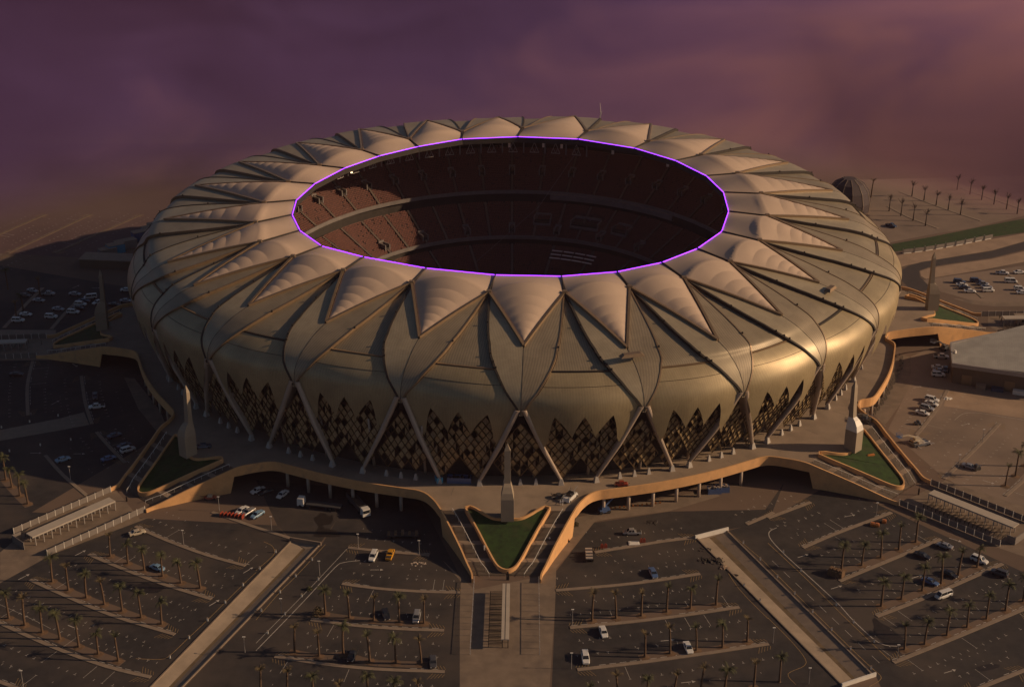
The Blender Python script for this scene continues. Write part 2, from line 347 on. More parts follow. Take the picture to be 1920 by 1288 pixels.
sheet('pavement', [Q('C',-200,560), Q('C',0,440), Q('C',0,270), Q('B',300,1290), Q('B',860,1060), Q('B',1050,1290), Q('C',1130,5), Q('C',400,280), Q('C',0,500)], .018, 'paving')
sheet('pavement', [Q('I',1000,1050), Q('I',1110,1120), Q('I',1440,1290), Q('H',1920,300), W(2200,1180), W(2200,1020), Q('I',1920,1080), Q('I',1330,880)], .018, 'paving')
sheet('pavement', [Q('A',-800,950), Q('A',420,955), Q('A',400,1180), Q('A',-800,1200)], .018, 'kerb')
sheet('pavement', [Q('K',1560,590), Q('K',1560,440), Q('K',2600,440), Q('K',2600,640), Q('K',1640,640)], .018, 'paving')

def stain(o_, pts, n_=3, z=.02, name='oil_stain'):
    P = cr(QL(o_, pts), n_, True); r = random.Random(len(pts)*7); c = sum(P, Vector())/len(P)
    tag(slab(name, [c+(p-c)*r.uniform(.82,1.15) for p in P], None, z, M['stain']), kind='structure')
stain('E', [(430,560),(520,530),(590,560),(560,610),(500,620),(540,660),(480,700),(450,660),(470,630)])
stain('E', [(500,640),(620,665),(600,690),(430,700)], 3, .022); stain('D', [(470,100),(640,140),(600,155),(440,150)], 3, .024)
stain('G', [(1010,25),(1060,35),(1050,60),(1010,50)], 3, .02); stain('E', [(690,380),(790,350),(770,400),(720,405)], 3, .02)
stain('C', [(980,540),(1080,500),(1230,520),(1170,570),(1040,580)], 3, .02); stain('H', [(800,760),(960,860),(1060,1000),(930,1040),(850,950),(790,850)], 3, .02)
stain('G', [(1620,440),(1680,430),(1700,445),(1640,460)], 3, .02); stain('H', [(1550,1130),(1700,1100),(1740,1130),(1600,1160)], 3, .02)
# kerb islands between the parking rows
K = [('C',[(1015,75),(1250,180),(1550,290),(1840,370)]),('C',[(665,285),(900,385),(1230,510),(1585,620)]),('C',[(225,475),(500,600),(850,745),(1310,885)]),
     ('C',[(-60,770),(0,800),(400,980),(800,1125),(1130,1205)]),('C',[(-200,1170),(0,1240),(160,1300)]),
     ('D',[(690,235),(950,262),(1300,292)]),('D',[(645,505),(900,540),(1200,562),(1530,572)]),('D',[(410,775),(760,820),(1100,845),(1410,855)]),('D',[(140,1050),(500,1105),(900,1145),(1415,1165)]),
     ('G',[(330,555),(800,515),(1100,478),(1410,430)]),('G',[(435,835),(900,790),(1300,740),(1705,680)]),('G',[(490,1150),(1000,1090),(1500,1020),(1925,955)]),('G',[(620,270),(900,225),(1150,185),(1370,160)]),
     ('G',[(1760,60),(1900,0),(1960,-30)]),
     ('H',[(262,235),(480,140),(850,0),(925,-30)]),('H',[(535,485),(800,375),(1295,170)]),('H',[(815,750),(1250,580),(1760,355)]),('H',[(940,1095),(1400,910),(1930,690)]),('H',[(1480,1330),(1700,1240),(1930,1150)]),
     ('I',[(0,1165),(320,1045)]),('I',[(1110,545),(1250,370),(1350,200)]),('I',[(1320,870),(1560,640),(1735,455)]),('I',[(1780,1000),(1930,870)]),
     ('A',[(-60,265),(150,172),(340,90)]),('A',[(60,380),(350,245),(680,90)]),('A',[(410,380),(700,250),(1060,90)]),('A',[(-200,560),(-60,470),(100,400)]),
     ('B',[(245,110),(205,300),(210,515)]),('B',[(610,220),(640,420),(690,580)]),('B',[(725,640),(830,760),(940,870)]),('B',[(340,815),(470,960),(650,1115)]),
     ('E',[(-330,520),(0,635),(270,720)]),('A',[(30,940),(170,790),(320,640)]),('A',[(385,950),(480,840),(570,750)]),
     ('J',[(560,465),(760,570),(1060,685)]),('J',[(680,320),(1100,480),(1490,610)]),('J',[(1290,285),(1600,390),(1950,510)]),('K',[(1310,130),(1420,230),(1510,315)]),('K',[(1760,60),(1850,150),(1940,240)]),
     ('K',[(1640,245),(1640,245)])][:-1]
kerblines = []
for o_, pts in K:
    P = cr(QL(o_, pts), 4); kerblines.append(P)
    mb = MB(); wall_mesh(mb, [p+Vector((0,0,.14)) for p in P], 1.15 if o_ not in 'AJK' else 1.5, 0)
    tag(mb.build('kerb_island', M['hallwall' if o_ == 'A' and pts[0][1] < 600 else 'kerb']), kind='structure')
# painted stall corners on both sides of each island
mk = MB(); ym = MB()
def flatq(mb, c, d, L, w, z=.03):
    n = Vector((-d.y, d.x, 0)); v = [c-d*L/2-n*w/2, c+d*L/2-n*w/2, c+d*L/2+n*w/2, c-d*L/2+n*w/2]
    mb.add([Vector((q.x, q.y, z)) for q in v], [(0,1,2,3)])
for P in kerblines[:30]:
    for c, d in walk(P, 2.6):
        n = Vector((-d.y, d.x, 0))
        for sgn in (-1, 1):
            if random.random() < .12: continue
            flatq(mk, c+n*sgn*5.6, n, .75, .13)
            if random.random() < .6: flatq(mk, c+n*sgn*5.95, d, .7, .12)
            if random.random() < .5: flatq(mk, c+n*sgn*10.6, n, .5, .12)
            if random.random() < .07: flatq(mk, c+n*sgn*3.2, n, 4.6, .1)
        if int(c.x*7) % 3: flatq(mk, c+n*.95, d, 1.7, .16, .035)
    if (P[-1]-P[0]).length > 14:           # hatched ends
        for e, d in ((P[0], (P[1]-P[0]).normalized()), (P[-1], (P[-2]-P[-1]).normalized())):
            n = Vector((-d.y, d.x, 0))
            for s_ in (-1, 1):
                for k in range(5): flatq(ym, e+n*s_*(1.6+k*.1)+d*(.2+k*.8), (n*s_+d*.5).normalized(), 1.4+.3*k, .09)
for a, b in (((1760,690),(1815,725)),):
    pass
def line(mb, pts, w=.14, z=.032):
    for a, b in zip(pts[:-1], pts[1:]):
        d = (b-a); L = d.length; flatq(mb, (a+b)/2, d.normalized(), L+.05, w, z)
line(ym, cr(QL('C',[(1920,420),(1823,510),(1557,775),(1419,905),(1275,1040),(1200,1070),(1020,1065)]),4), .14)
line(ym, cr(QL('D',[(60,190),(120,220),(140,270),(100,320),(0,405)]),4))
line(ym, cr(QL('D',[(520,210),(298,450),(181,565),(0,775)]),3)); line(mk, cr(QL('D',[(690,235),(468,472),(343,600),(0,950)]),3))
line(mk, cr(QL('D',[(780,330),(660,345),(590,385),(345,650),(0,1005)]),4), .2)
line(ym, cr(QL('H',[(0,370),(300,670),(619,985),(772,1130),(850,1210),(760,1275)]),4)); line(mk, cr(QL('H',[(65,85),(10,115),(20,170),(110,270),(240,390),(512,640),(641,780),(830,945),(970,972)]),4), .22)
line(ym, cr(QL('H',[(0,200),(300,480),(560,740),(915,1080)]),3)); line(ym, cr(QL('H',[(0,760),(170,930),(275,1060),(270,1120),(150,1180),(210,1260)]),4), .12)
line(ym, cr(QL('G',[(1580,350),(1700,540),(1920,765)]),3), .12); line(ym, cr(QL('G',[(1620,110),(1860,310),(1920,370)]),3), .12)
line(mk, cr(QL('I',[(1400,430),(1460,385),(1560,375),(1700,395),(1920,430)]),4), .14)
line(mk, cr(QL('C',[(0,660),(220,760),(380,840)]),3), .1)
for k in range(9):
    a = Q('H',30,330+0*k)+(Q('H',880,1140)-Q('H',30,330))*((k+.3)/9); d = (Q('H',880,1140)-Q('H',30,330)).normalized(); flatq(mk, a, d, 3.2, .12)
def arrow(o_, X, Y, dx, dy):
    p = Q(o_, X, Y); d = (Q(o_, X+dx, Y+dy)-p).normalized(); n = Vector((-d.y, d.x, 0)); flatq(mk, p, d, 2.4, .22, .034)
    q = p+d*1.5; mk.add([Vector((x.x, x.y, .034)) for x in (q+n*.5, q-n*.5, q+d*.9)], [(0,1,2)] if (d.cross(n)).z < 0 else [(1,0,2)][::-1])
for a in [('D',890,400,1,0),('G',1150,930,1,-.1),('G',1305,1243,1,-.1),('H',250,300,1,-.3),('H',500,535,1,-.3),('H',1350,1165,1,-.3),('H',1105,455,1,-.3),('H',1390,172,1,.3),('C',590,280,1,-.5),('C',165,460,1,-.5),('C',535,825,1,.4),('C',1595,655,1,-.6),('C',1850,410,1,-.6),('A',710,640,1,0),('A',560,635,1,-.4),('B',405,425,1,-.5),('B',555,135,1,.6),('B',255,797,1,0),('B',580,803,1,0),('I',1110,185,1,-.2),('I',1470,465,1,-.2),('I',1640,890,1,.3),('I',600,1150,1,-.2)]: arrow(*a)
tag(mk.build('parking_markings', M['marking']), kind='structure'); tag(ym.build('yellow_markings', M['yellowline']), kind='structure')

# ============================================================ PODIUM (deck, arms, stairs)
DZ = 7.0
ARMS = [(-90.5,0,'centre'), (-45.2,2.,'lower right'), (2.2,11.,'far right'), (-132.2,.5,'lower left'), (-175.3,3.,'far left')]
def pol(r, deg, z=0.0): return Vector((r*math.cos(R(deg)), r*math.sin(R(deg)), z))
def armpt(arm, a, b, z):
    """a radial metres, b lateral metres, in the frame of an arm"""
    th = R(arm[0]); off = arm[1]*max(0, min(1, (a-134)/8)); a += off
    return Vector((a*math.cos(th)-b*math.sin(th), a*math.sin(th)+b*math.cos(th), z))
def zprof(a):
    """deck level along an arm: four flights of 11 risers with landings"""
    x = a-141.0; z = DZ; seq = [(4.25,1.75),(1.9,0)]*3+[(4.25,1.75)]
    for L, dz in seq:
        if x <= 0: return z
        z -= dz*min(1, x/L); x -= L
    return max(0, z)
OUT = [(130.9,28.5),(131.6,26),(133.4,23.4),(137,21),(141,19.2),(146,16.8),(151,14.6),(156,12.5),(160.5,10.8),(164,9.4),(167,9.1)]
LOOP = [(140.8,12.2),(145,10),(150,7.7),(155.8,5.2),(160,3.3),(161.9,1.9),(162.7,0)]
CONC = [(140.2,10.6),(141.5,8.6),(143.4,6.2),(144.8,3.6),(145.0,0)]
def interp(P, a):
    for (a0, b0), (a1, b1) in zip(P[:-1], P[1:]):
        if a0 <= a <= a1: return b0+(b1-b0)*(a-a0)/(a1-a0)
    return P[0][1] if a < P[0][0] else P[-1][1]
RIM = 133.8
rim_r = lambda deg: RIM+(2.8 if -35 < deg < -5 else 0)
outline = []
order = sorted(ARMS, key=lambda A: A[0])
angs = [A[0] for A in order]
def armedge(A, s):  # points from rim to a=141 on side s
    return [(a, s*b) for a, b in OUT if a <= 141.1]
cur = -360+angs[-1]
for i, A in enumerate(order):
    h = math.degrees(28.5/130.9)+1.5
    start = (order[i-1][0]-360 if i == 0 else order[i-1][0])+h; end = A[0]-h
    n = max(3, int(abs(end-start)/3))
    for k in range(n+1):
        d = start+(end-start)*k/n; outline.append(pol(rim_r((d+180) % 360-180), d))
    outline += [armpt(A, a, -b, 0) for a, b in OUT if a <= 141.1]
    outline += [armpt(A, 141.0, -12.3, 0), armpt(A, 140.4, -10.9, 0)]+[armpt(A, a, -b, 0) for a, b in CONC[1:]]+[armpt(A, a, b, 0) for a, b in CONC[::-1][1:-1]]+[armpt(A, 140.4, 10.9, 0), armpt(A, 141.0, 12.3, 0)]
    outline += [armpt(A, a, b, 0) for a, b in OUT[::-1] if a <= 141.1]
inner = [pol(112, 360*k/72) for k in range(72)]
podium = empty('podium'); podium['label'] = 'raised round concourse with ochre edge and stair arms around the stadium'; podium['category'] = 'podium'
slab('concourse_slab', [(p.x, p.y) for p in outline], DZ-1.6, DZ, M['deckpave'], podium, holes=[[(p.x, p.y) for p in inner]])
# wall under the deck
mb = MB(); wall_mesh(mb, [pol(119.5, 5*k, DZ-1.62) for k in range(72)], .5, -.1, closed=True); mb.build('undercroft_wall', M['hallwall'], podium)
# expansion joints on deck
for k in range(48):
    mb = MB(); d = 7.5*k; a = pol(129, d, 0); b = pol(rim_r((d+180) % 360-180)-.3, d, 0); mb.beam((a.x, a.y, DZ+.004), (b.x, b.y, DZ+.004), .09, .01); mb.build('deck_joint', M['soffit'], podium)
# outer parapets: one continuous wall between neighbouring arms, following the rim and running down the stairs
TOP = 1.2
def side_pts(A, s):
    base = [armpt(A, a, s*b, 0) for a, b in OUT]
    return [(armpt(A, a, s*b, 0), a) for a, b in OUT]
def ztop(a): return max(0, min(DZ, DZ*(164.2-a)/23.2))+TOP
pairs = []
for i in range(len(order)):
    A = order[i]; B = order[(i+1) % len(order)]
    a0 = A[0]; b0 = B[0]+(360 if i == len(order)-1 else 0)
    h = math.degrees(28.5/130.9)+1.5
    rimpts = []
    n = max(3, int((b0-a0-2*h)/3))
    for k in range(n+1):
        d = a0+h+(b0-a0-2*h)*k/n; rimpts.append((pol(rim_r((d+180) % 360-180), d), 130))
    seq = list(reversed(side_pts(A, 1)))+rimpts+side_pts(B, -1)
    pts = cr([Vector((p.x, p.y, ztop(a))) for p, a in seq], 4)
    zb = []
    for p in pts:
        r = math.hypot(p.x, p.y); zb.append(DZ-1.75 if p.z > DZ+TOP-.35 else -.05)
    mb = MB(); wall_mesh(mb, pts, .45, zb)
    nm_ = ['between the lower left and centre stairs','between the centre and lower right stairs','between the lower right and far right stairs','round the far side of the stadium','between the far left and lower left stairs']
    idx = {('far left','lower left'):4,('lower left','centre'):0,('centre','lower right'):1,('lower right','far right'):2,('far right','far left'):3}[(A[2],B[2])]
    tag(mb.build('parapet_wall', M['parapet'], None, False), 'curving ochre parapet wall '+nm_[idx], 'wall')
    # columns under the rim
    for k in range(int((b0-a0-2*h+8)/3.25)):
        d = a0+h-2+3.25*k
        if d > b0-h+2: break
        rr = rim_r((d+180) % 360-180)-1.0
        if 20 < d % 360 < 165: continue
        mb = MB(); mb.cyl(pol(rr, d, 0), pol(rr, d, DZ-1.6), .5, n=12); mb.build('column', M['column'], podium, True)
# arms: stairs, lawns, obelisks
for A in ARMS:
    for s in (-1, 1):
        mb = MB(); n = 44
        a = 141.0; z = DZ
        for fl in range(4):
            mb.cur = 1
            for k in range(11):
                a1 = a+4.25/11; z -= 1.75/11
                bo0, bo1 = interp(OUT, a), interp(OUT, a1); bi0, bi1 = interp(LOOP, a), interp(LOOP, a1)
                if a > 162.6: bi0 = bi1 = 0.02
                q = [armpt(A, a, s*(bi0+.2), 0), armpt(A, a1, s*(bi1+.2), 0), armpt(A, a1, s*(bo1-.2), 0), armpt(A, a, s*(bo0-.2), 0)]
                v = [Vector((p.x, p.y, z)) for p in q]+[Vector((p.x, p.y, max(z-1.5, -.1))) for p in q]
                v += [Vector((q[0].x, q[0].y, z+1.75/11)), Vector((q[3].x, q[3].y, z+1.75/11))]
                mb.add(v, [(0,1,2,3),(8,0,3,9),(1,5,6,2)]); a = a1
            mb.cur = 0
            if fl < 3:
                a1 = a+1.9
                q = [armpt(A, a, s*(interp(LOOP, a)+.2), z), armpt(A, a1, s*(interp(LOOP, a1)+.2), z), armpt(A, a1, s*(interp(OUT, a1)-.2), z), armpt(A, a, s*(interp(OUT, a)-.2), z)]
                mb.add(q, [(0,1,2,3)]); a = a1
        mb.build('stair', [M['deckpave'], M['stairshade']], podium)
        mb = MB()   # centre handrail
        pr = None
        for k in range(13):
            a = 141.3+k*1.9; b = (interp(OUT, a)+interp(LOOP, a))/2; p = armpt(A, a, s*b, ztop(a)-TOP+1.0)
            if pr: mb.beam(pr, p, .10, .10)
            mb.beam(p-Vector((0,0,1.1)), p, .07, .07); pr = p
        mb.build('handrail', M['white'], podium)
    # lawn: rounded triangle, sloping with the stairs
    loop = [(140.9,-11.9)]+[(a,-b) for a, b in LOOP[1:-1]]+[(162.7,0)]+[(a, b) for a, b in LOOP[-2:0:-1]]+[(140.9,11.9)]
    conc = [(a, b) for a, b in CONC]+[(a,-b) for a, b in CONC[-2::-1]]
    lz = lambda a: ztop(a)-.75 if a > 141 else DZ+.4
    v = [armpt(A, a, b, max(.25, lz(a))) for a, b in loop+conc]
    mb = MB(); ring_ = cr([armpt(A, a, b, 0) for a, b in loop], 4)+cr([armpt(A, a, b, 0) for a, b in conc], 4)
    th = R(A[0]); off = A[1]
    def aval(p): return p.x*math.cos(th)+p.y*math.sin(th)-off
    tri = tessellate_polygon([[Vector((p.x, p.y, 0)) for p in ring_]])
    V = [Vector((p.x, p.y, max(.25, lz(aval(p))))) for p in ring_]
    f = [t if (V[t[1]]-V[t[0]]).cross(V[t[2]]-V[t[0]]).z > 0 else (t[0],t[2],t[1]) for t in tri]
    o = mesh('lawn', V, f, M['grass']); tag(o, kind='stuff')
    mb = MB(); W_ = [Vector((p.x, p.y, max(1.5, ztop(aval(p))-.05 if aval(p) > 141 else DZ+TOP))) for p in ring_]
    wall_mesh(mb, W_, .45, [max(-.05, ztop(aval(p))-TOP-1.2) if aval(p) < 162 else -.05 for p in ring_], closed=True)
    lab = 'rounded ochre wall round the triangular lawn on the '+A[2]+' arm'
    tag(mb.build('planter_wall', M['parapet']), lab, 'planter wall', 'planter walls round the triangular lawns')
    # obelisk pylon: profile in the radial direction, narrowing sideways above the shoulder
    ob = empty('obelisk', armpt(A, 144.6, 0, DZ), R(A[0])); 
    tag(ob, {'centre':'tall stone obelisk pylon in front of the centre of the stadium, seen end on','lower right':'tall sunlit obelisk pylon with white sloping shoulder at the lower right lawn','far right':'tall pale obelisk pylon beside the far right lawn','lower left':'tall shaded obelisk pylon beside the lower left lawn','far left':'tall dim obelisk pylon beside the far left lawn'}[A[2]], 'obelisk', 'obelisk pylons round the concourse')
    prof = [(-2.0,0,1.8),(-2.0,6.6,1.8),(-1.9,10.3,.95),(-1.5,21.5,.85)]
    bx = MB(); hw = 1.8
    bx.add([(-2,-hw,-.3),(2,-hw,-.3),(2,hw,-.3),(-2,hw,-.3),(-2,-hw,6.6),(2,-hw,6.6),(2,hw,6.6),(-2,hw,6.6)], [(0,1,5,4),(1,2,6,5),(2,3,7,6),(3,0,4,7),(0,3,2,1)])
    bx.build('pylon_base', M['stone'], ob)
    sh = MB(); v = []; rows = [(2.0,6.6,1.8),(1.55,8.3,1.5),(.6,9.7,1.15),(-.35,10.5,.9)]
    for x, z, h in rows: v += [(x,-h,z),(x,h,z),(-2,-h,z),(-2,h,z)]
    f = []
    for k in range(3):
        a = 4*k; b = a+4; f += [(a,a+1,b+1,b),(a+2,a,b,b+2),(a+1,a+3,b+3,b+1),(a+3,a+2,b+2,b+3)]
    sh.add(v, f); sh.build('shoulder', M['white'] if A[2] == 'lower right' else M['stone'], ob)
    st = MB(); v = []
    for x1, z, h in ((-.35,10.5,.9),(-.6,14,.87),(-.85,20.3,.83)): v += [(-2,-h,z),(x1,-h,z),(x1,h,z),(-2,h,z)]
    v += [(-1.4,0,22.6)]; f = []
    for k in range(2):
        for j in range(4): f.append((4*k+j, 4*k+(j+1) % 4, 4*k+4+(j+1) % 4, 4*k+4+j))
    f += [(8+j, 8+(j+1) % 4, 12) for j in range(4)]
    st.add(v, f); st.build('shaft', M['stone'], ob)
    # ticket gate canopy beyond the foot of the stairs
    if A[2] != 'nowhere':
        cp = empty('gate_canopy', armpt(A, 172, 0, 0), R(A[0]))
        tag(cp, 'long narrow flat roofed ticket gate canopy beyond the '+A[2]+' stairs', 'canopy', 'ticket gate canopies')
        wd = {'centre':.95}.get(A[2], 1.6); L = 25 if A[2] == 'centre' else 27
        mb = MB(); mb.box(0, L, -wd, wd, 2.9, 3.15); mb.build('canopy_roof', M['roofpale'], cp)
        mb = MB(); mb.box(0, L, -wd-.05, -wd+.1, 2.72, 2.9); mb.box(0, L, wd-.1, wd+.05, 2.72, 2.9); mb.build('roof_edge', M['fence'], cp)
        if A[2] == 'centre':
            mb = MB(); mb.box(0, L, -.05, .05, 3.15, 3.2); mb.build('roof_joint', M['dark'], cp)
        for k in range(11):
            for s in (-1, 1):
                mb = MB(); mb.box(k*L/10.4, k*L/10.4+.22, s*(wd-.25)-.1, s*(wd-.25)+.1, 0, 2.9); mb.build('post', M['fence'] if A[2] != 'centre' else M['dark'], cp)
        for k in range(20):
            mb = MB(); x = .6+k*L/20.5
            for zz in (.35, .7, 1.05): mb.box(x, x+.08, -wd-3.2, -wd+.2, zz, zz+.07)
            mb.box(x, x+.12, -wd-3.3, -wd-3.15, 0, 1.15); mb.build('turnstile_rail', M['dark'], cp)
        if A[2] != 'centre':
            mb = MB(); mb.box(L-.1, L+2.6, -5.0, -4.8, 0, 2.3); mb.box(L+2.4, L+2.6, -4.8, 1, 0, 2.3); mb.build('end_screen', M['glassfence'], cp)
        # fences both sides
        for s in (-1, 1):
            fe = empty('panel_fence', armpt(A, 167, s*8.6, 0), R(A[0]))
            tag(fe, 'white post fence on the '+('clockwise' if s < 0 else 'anticlockwise')+' side of the '+A[2]+' gate canopy', 'fence', 'fences beside the ticket gates')
            nn = 12; Lf = 32
            for k in range(nn+1):
                mb = MB(); mb.box(k*Lf/nn-.06, k*Lf/nn+.06, -.06, .06, 0, 2.1); mb.build('fence_post', M['white'], fe)
                if k < nn and A[2] == 'centre':
                    mb = MB(); mb.box(k*Lf/nn+.06, (k+1)*Lf/nn-.06, -.04, .04, 1.95, 2.05); mb.build('fence_rail', M['fence'], fe)
                elif k < nn:
                    mb = MB(); mb.box(k*Lf/nn+.1, (k+1)*Lf/nn-.1, -.025, .025, .15, 1.95); mb.build('fence_panel', M['glassfence'], fe)

# ============================================================ STADIUM
RING = [(78.5,281.2),(80.2,294.0),(80.5,305.9),(79.7,318.7),(78.7,332.6),(76.5,348.2),(76.0,364.0),(76.1,378.9),(76.4,395.0),(77.3,411.4),(77.8,430.1),(76.5,448.2),(75.8,465.2),(72.7,480.5),(71.5,495.6),(71.7,511.5),(73.5,528.1),(76.2,542.7),(77.9,554.4),(79.1,566.6),(79.6,579.2),(76.5,592.0),(75.1,609.1),(76.1,626.1)]
NODE = [(91.9,279.9),(93.3,292.4),(94.8,303.8),(94.4,316.7),(92.7,330.8),(89.7,346.7),(88.9,362.2),(88.1,378.2),(88.8,394.9),(88.3,412.1),(89.5,430.2),(88.6,447.2),(85.4,463.6),(83.4,479.4),(82.0,495.5),(81.7,512.8),(83.4,528.2),(87.1,544.4),(90.9,557.6),(94.6,569.6),(92.1,580.9),(89.4,594.1),(88.0,609.7),(90.4,625.6)]
# tips, index 0 = between ring vertices 23 and 0
TIP = [(113.4,271.7),(119.6,286.0),(124.7,298.5),(122.3,311.5),(117.3,325.8),(116.3,341.0),(118.6,356.3),(121.1,371.4),(122.2,388.1),(123.7,405.3),(124.8,421.8),(125.0,437.4),(120.5,452.7),
       (121,467.5),(121,482),(121,496.5),(121.5,511.5),(122,526),(122.5,543.5),(122.4,563.3),(121.0,574.2),(116.2,586.3),(111.3,600.2),(110.7,615.9)]
HEAD = [(128.8,271.1),(131.8,286.5),(134.6,299.8),(135.3,313.3),(135.5,328.1),(136.0,343.8),(135.5,358.5),(135,373),(134.5,389),(134,405.5),(134,421.5),(134,437),(134,452.5),
        (134,467.3),(134,482),(134,496.5),(134,511),(134,527),(134,544),(134.1,560.1),(133.8,571.8),(131.5,585.6),(126.9,599.8),(124.5,615.1)]
def per(A, x, lin=False):
    """periodic interpolation of (radius, degrees) at index x"""
    n = len(A); i = math.floor(x); f = x-i
    def g(k): 
        q, r = divmod(k, n); return A[r][0], A[r][1]+360*q
    b, c = g(i), g(i+1)
    if lin: return b[0]+(c[0]-b[0])*f, b[1]+(c[1]-b[1])*f
    a, d = g(i-1), g(i+2)
    return tuple(0.5*((2*b[k])+(c[k]-a[k])*f+(2*a[k]-5*b[k]+4*c[k]-d[k])*f*f+(3*b[k]-a[k]-3*c[k]+d[k])*f**3) for k in (0, 1))
def lin_xy(A, t):
    i = math.floor(t); f = t-i; a = per(A, i); b = per(A, i+1)
    return pol(*a)*(1-f)+pol(*b)*f
ZT = lambda deg: 46.5+1.5*math.sin(R(deg))
_lc = {}
def levels(t):
    key = round(t, 5)
    if key in _lc: return _lc[key]
    p0 = lin_xy(RING, t); p0.z = 52.0; p1 = lin_xy(NODE, t); p1.z = 52.2
    r2, a2 = per(TIP, t+.5); r5, a5 = per(HEAD, t+.5)
    rs, as_ = per(HEAD, t+.5)
    a3 = a2*.55+a5*.45; r4 = r5-1.3; r3 = .38*r2+.62*r4
    L = [p0, p1, pol(r2, a2, ZT(a2)), pol(r3, a3, 41.7), pol(r4, a2*.2+a5*.8, 37.2), pol(r5, a5, 31.0), pol(r5*.75+127.0*.25-.6, a5, 19.0), pol(126.6, a5, 7.4)]
    _lc[key] = L; return L
def surf(t, s, bulge=0.0):
    """stadium skin: t = bay index round the building, s = 0 inner ring .. 5 column heads .. 7 deck"""
    L = levels(t); i = min(6, int(s)); f = s-i
    if s <= 1: p = L[0]*(1-s)+L[1]*s
    else:
        a = L[max(1, i-1)]; b = L[i]; c = L[i+1]; d = L[min(7, i+2)]
        p = 0.5*((2*b)+(c-a)*f+(2*a-5*b+4*c-d)*f*f+(3*b-a-3*c+d)*f**3)
    if bulge:
        u = t-round(t); k = math.cos(math.pi*u)*max(0, 1-((s-5.0)/2.0)**2)*bulge; r = math.hypot(p.x, p.y)
        p = Vector((p.x*(r+k)/r, p.y*(r+k)/r, p.z))
    return p
def normal(t, s):
    e = .02; a = surf(t+e, s)-surf(t-e, s); b = surf(t, min(7, s+e))-surf(t, max(0.0, s-e)); n = a.cross(b)
    q = surf(t, s); rr = math.hypot(q.x, q.y)
    if (n.x*q.x+n.y*q.y)/rr*.8+n.z < 0: n = -n
    return n.normalized()
def P3(t, s, off=0.0, bulge=0.0): return surf(t, s, bulge)+normal(t, s)*off
WS = [(1,0.0),(2,.18),(3,.262),(4,.37),(4.6,.445),(5,.495)]
def wsh(s):
    if s >= 5: return .485-(s-5)*.168
    return interp(WS, s)
stad = empty('stadium'); tag(stad, 'huge round stadium with bronze roof, pleated fabric petals and violet lit inner ring', 'stadium')
def patch(name, fn, nu, nv, m, parent, uvfn=None, smooth=True):
    v = [fn(i/nu, j/nv) for j in range(nv+1) for i in range(nu+1)]
    f = []
    for j in range(nv):
        for i in range(nu):
            a = j*(nu+1)+i; q = (a, a+1, a+nu+2, a+nu+1); f.append(q)
    # outward orientation
    q = f[len(f)//2]; n = (v[q[1]]-v[q[0]]).cross(v[q[2]]-v[q[0]])
    if n.length < 1e-9: n = (v[q[2]]-v[q[0]]).cross(v[q[3]]-v[q[0]])
    c = v[q[0]]
    if n.dot(Vector((c.x, c.y, 120)).normalized()) < 0: f = [tuple(reversed(x)) for x in f]
    if uvfn is None:
        # metres: u across, v down
        uv = []; 
        for j in range(nv+1):
            for i in range(nu+1):
                p = v[j*(nu+1)+i]; mid = v[j*(nu+1)+nu//2]; w_ = (p-mid).length*(1 if i >= nu//2 else -1)
                acc = sum((v[k*(nu+1)+nu//2]-v[(k-1)*(nu+1)+nu//2]).length for k in range(1, j+1)); uv.append((w_, acc))
    else: uv = [uvfn(v[j*(nu+1)+i], i/nu, j/nv) for j in range(nv+1) for i in range(nu+1)]
    return mesh(name, v, f, m, parent, smooth, uv)
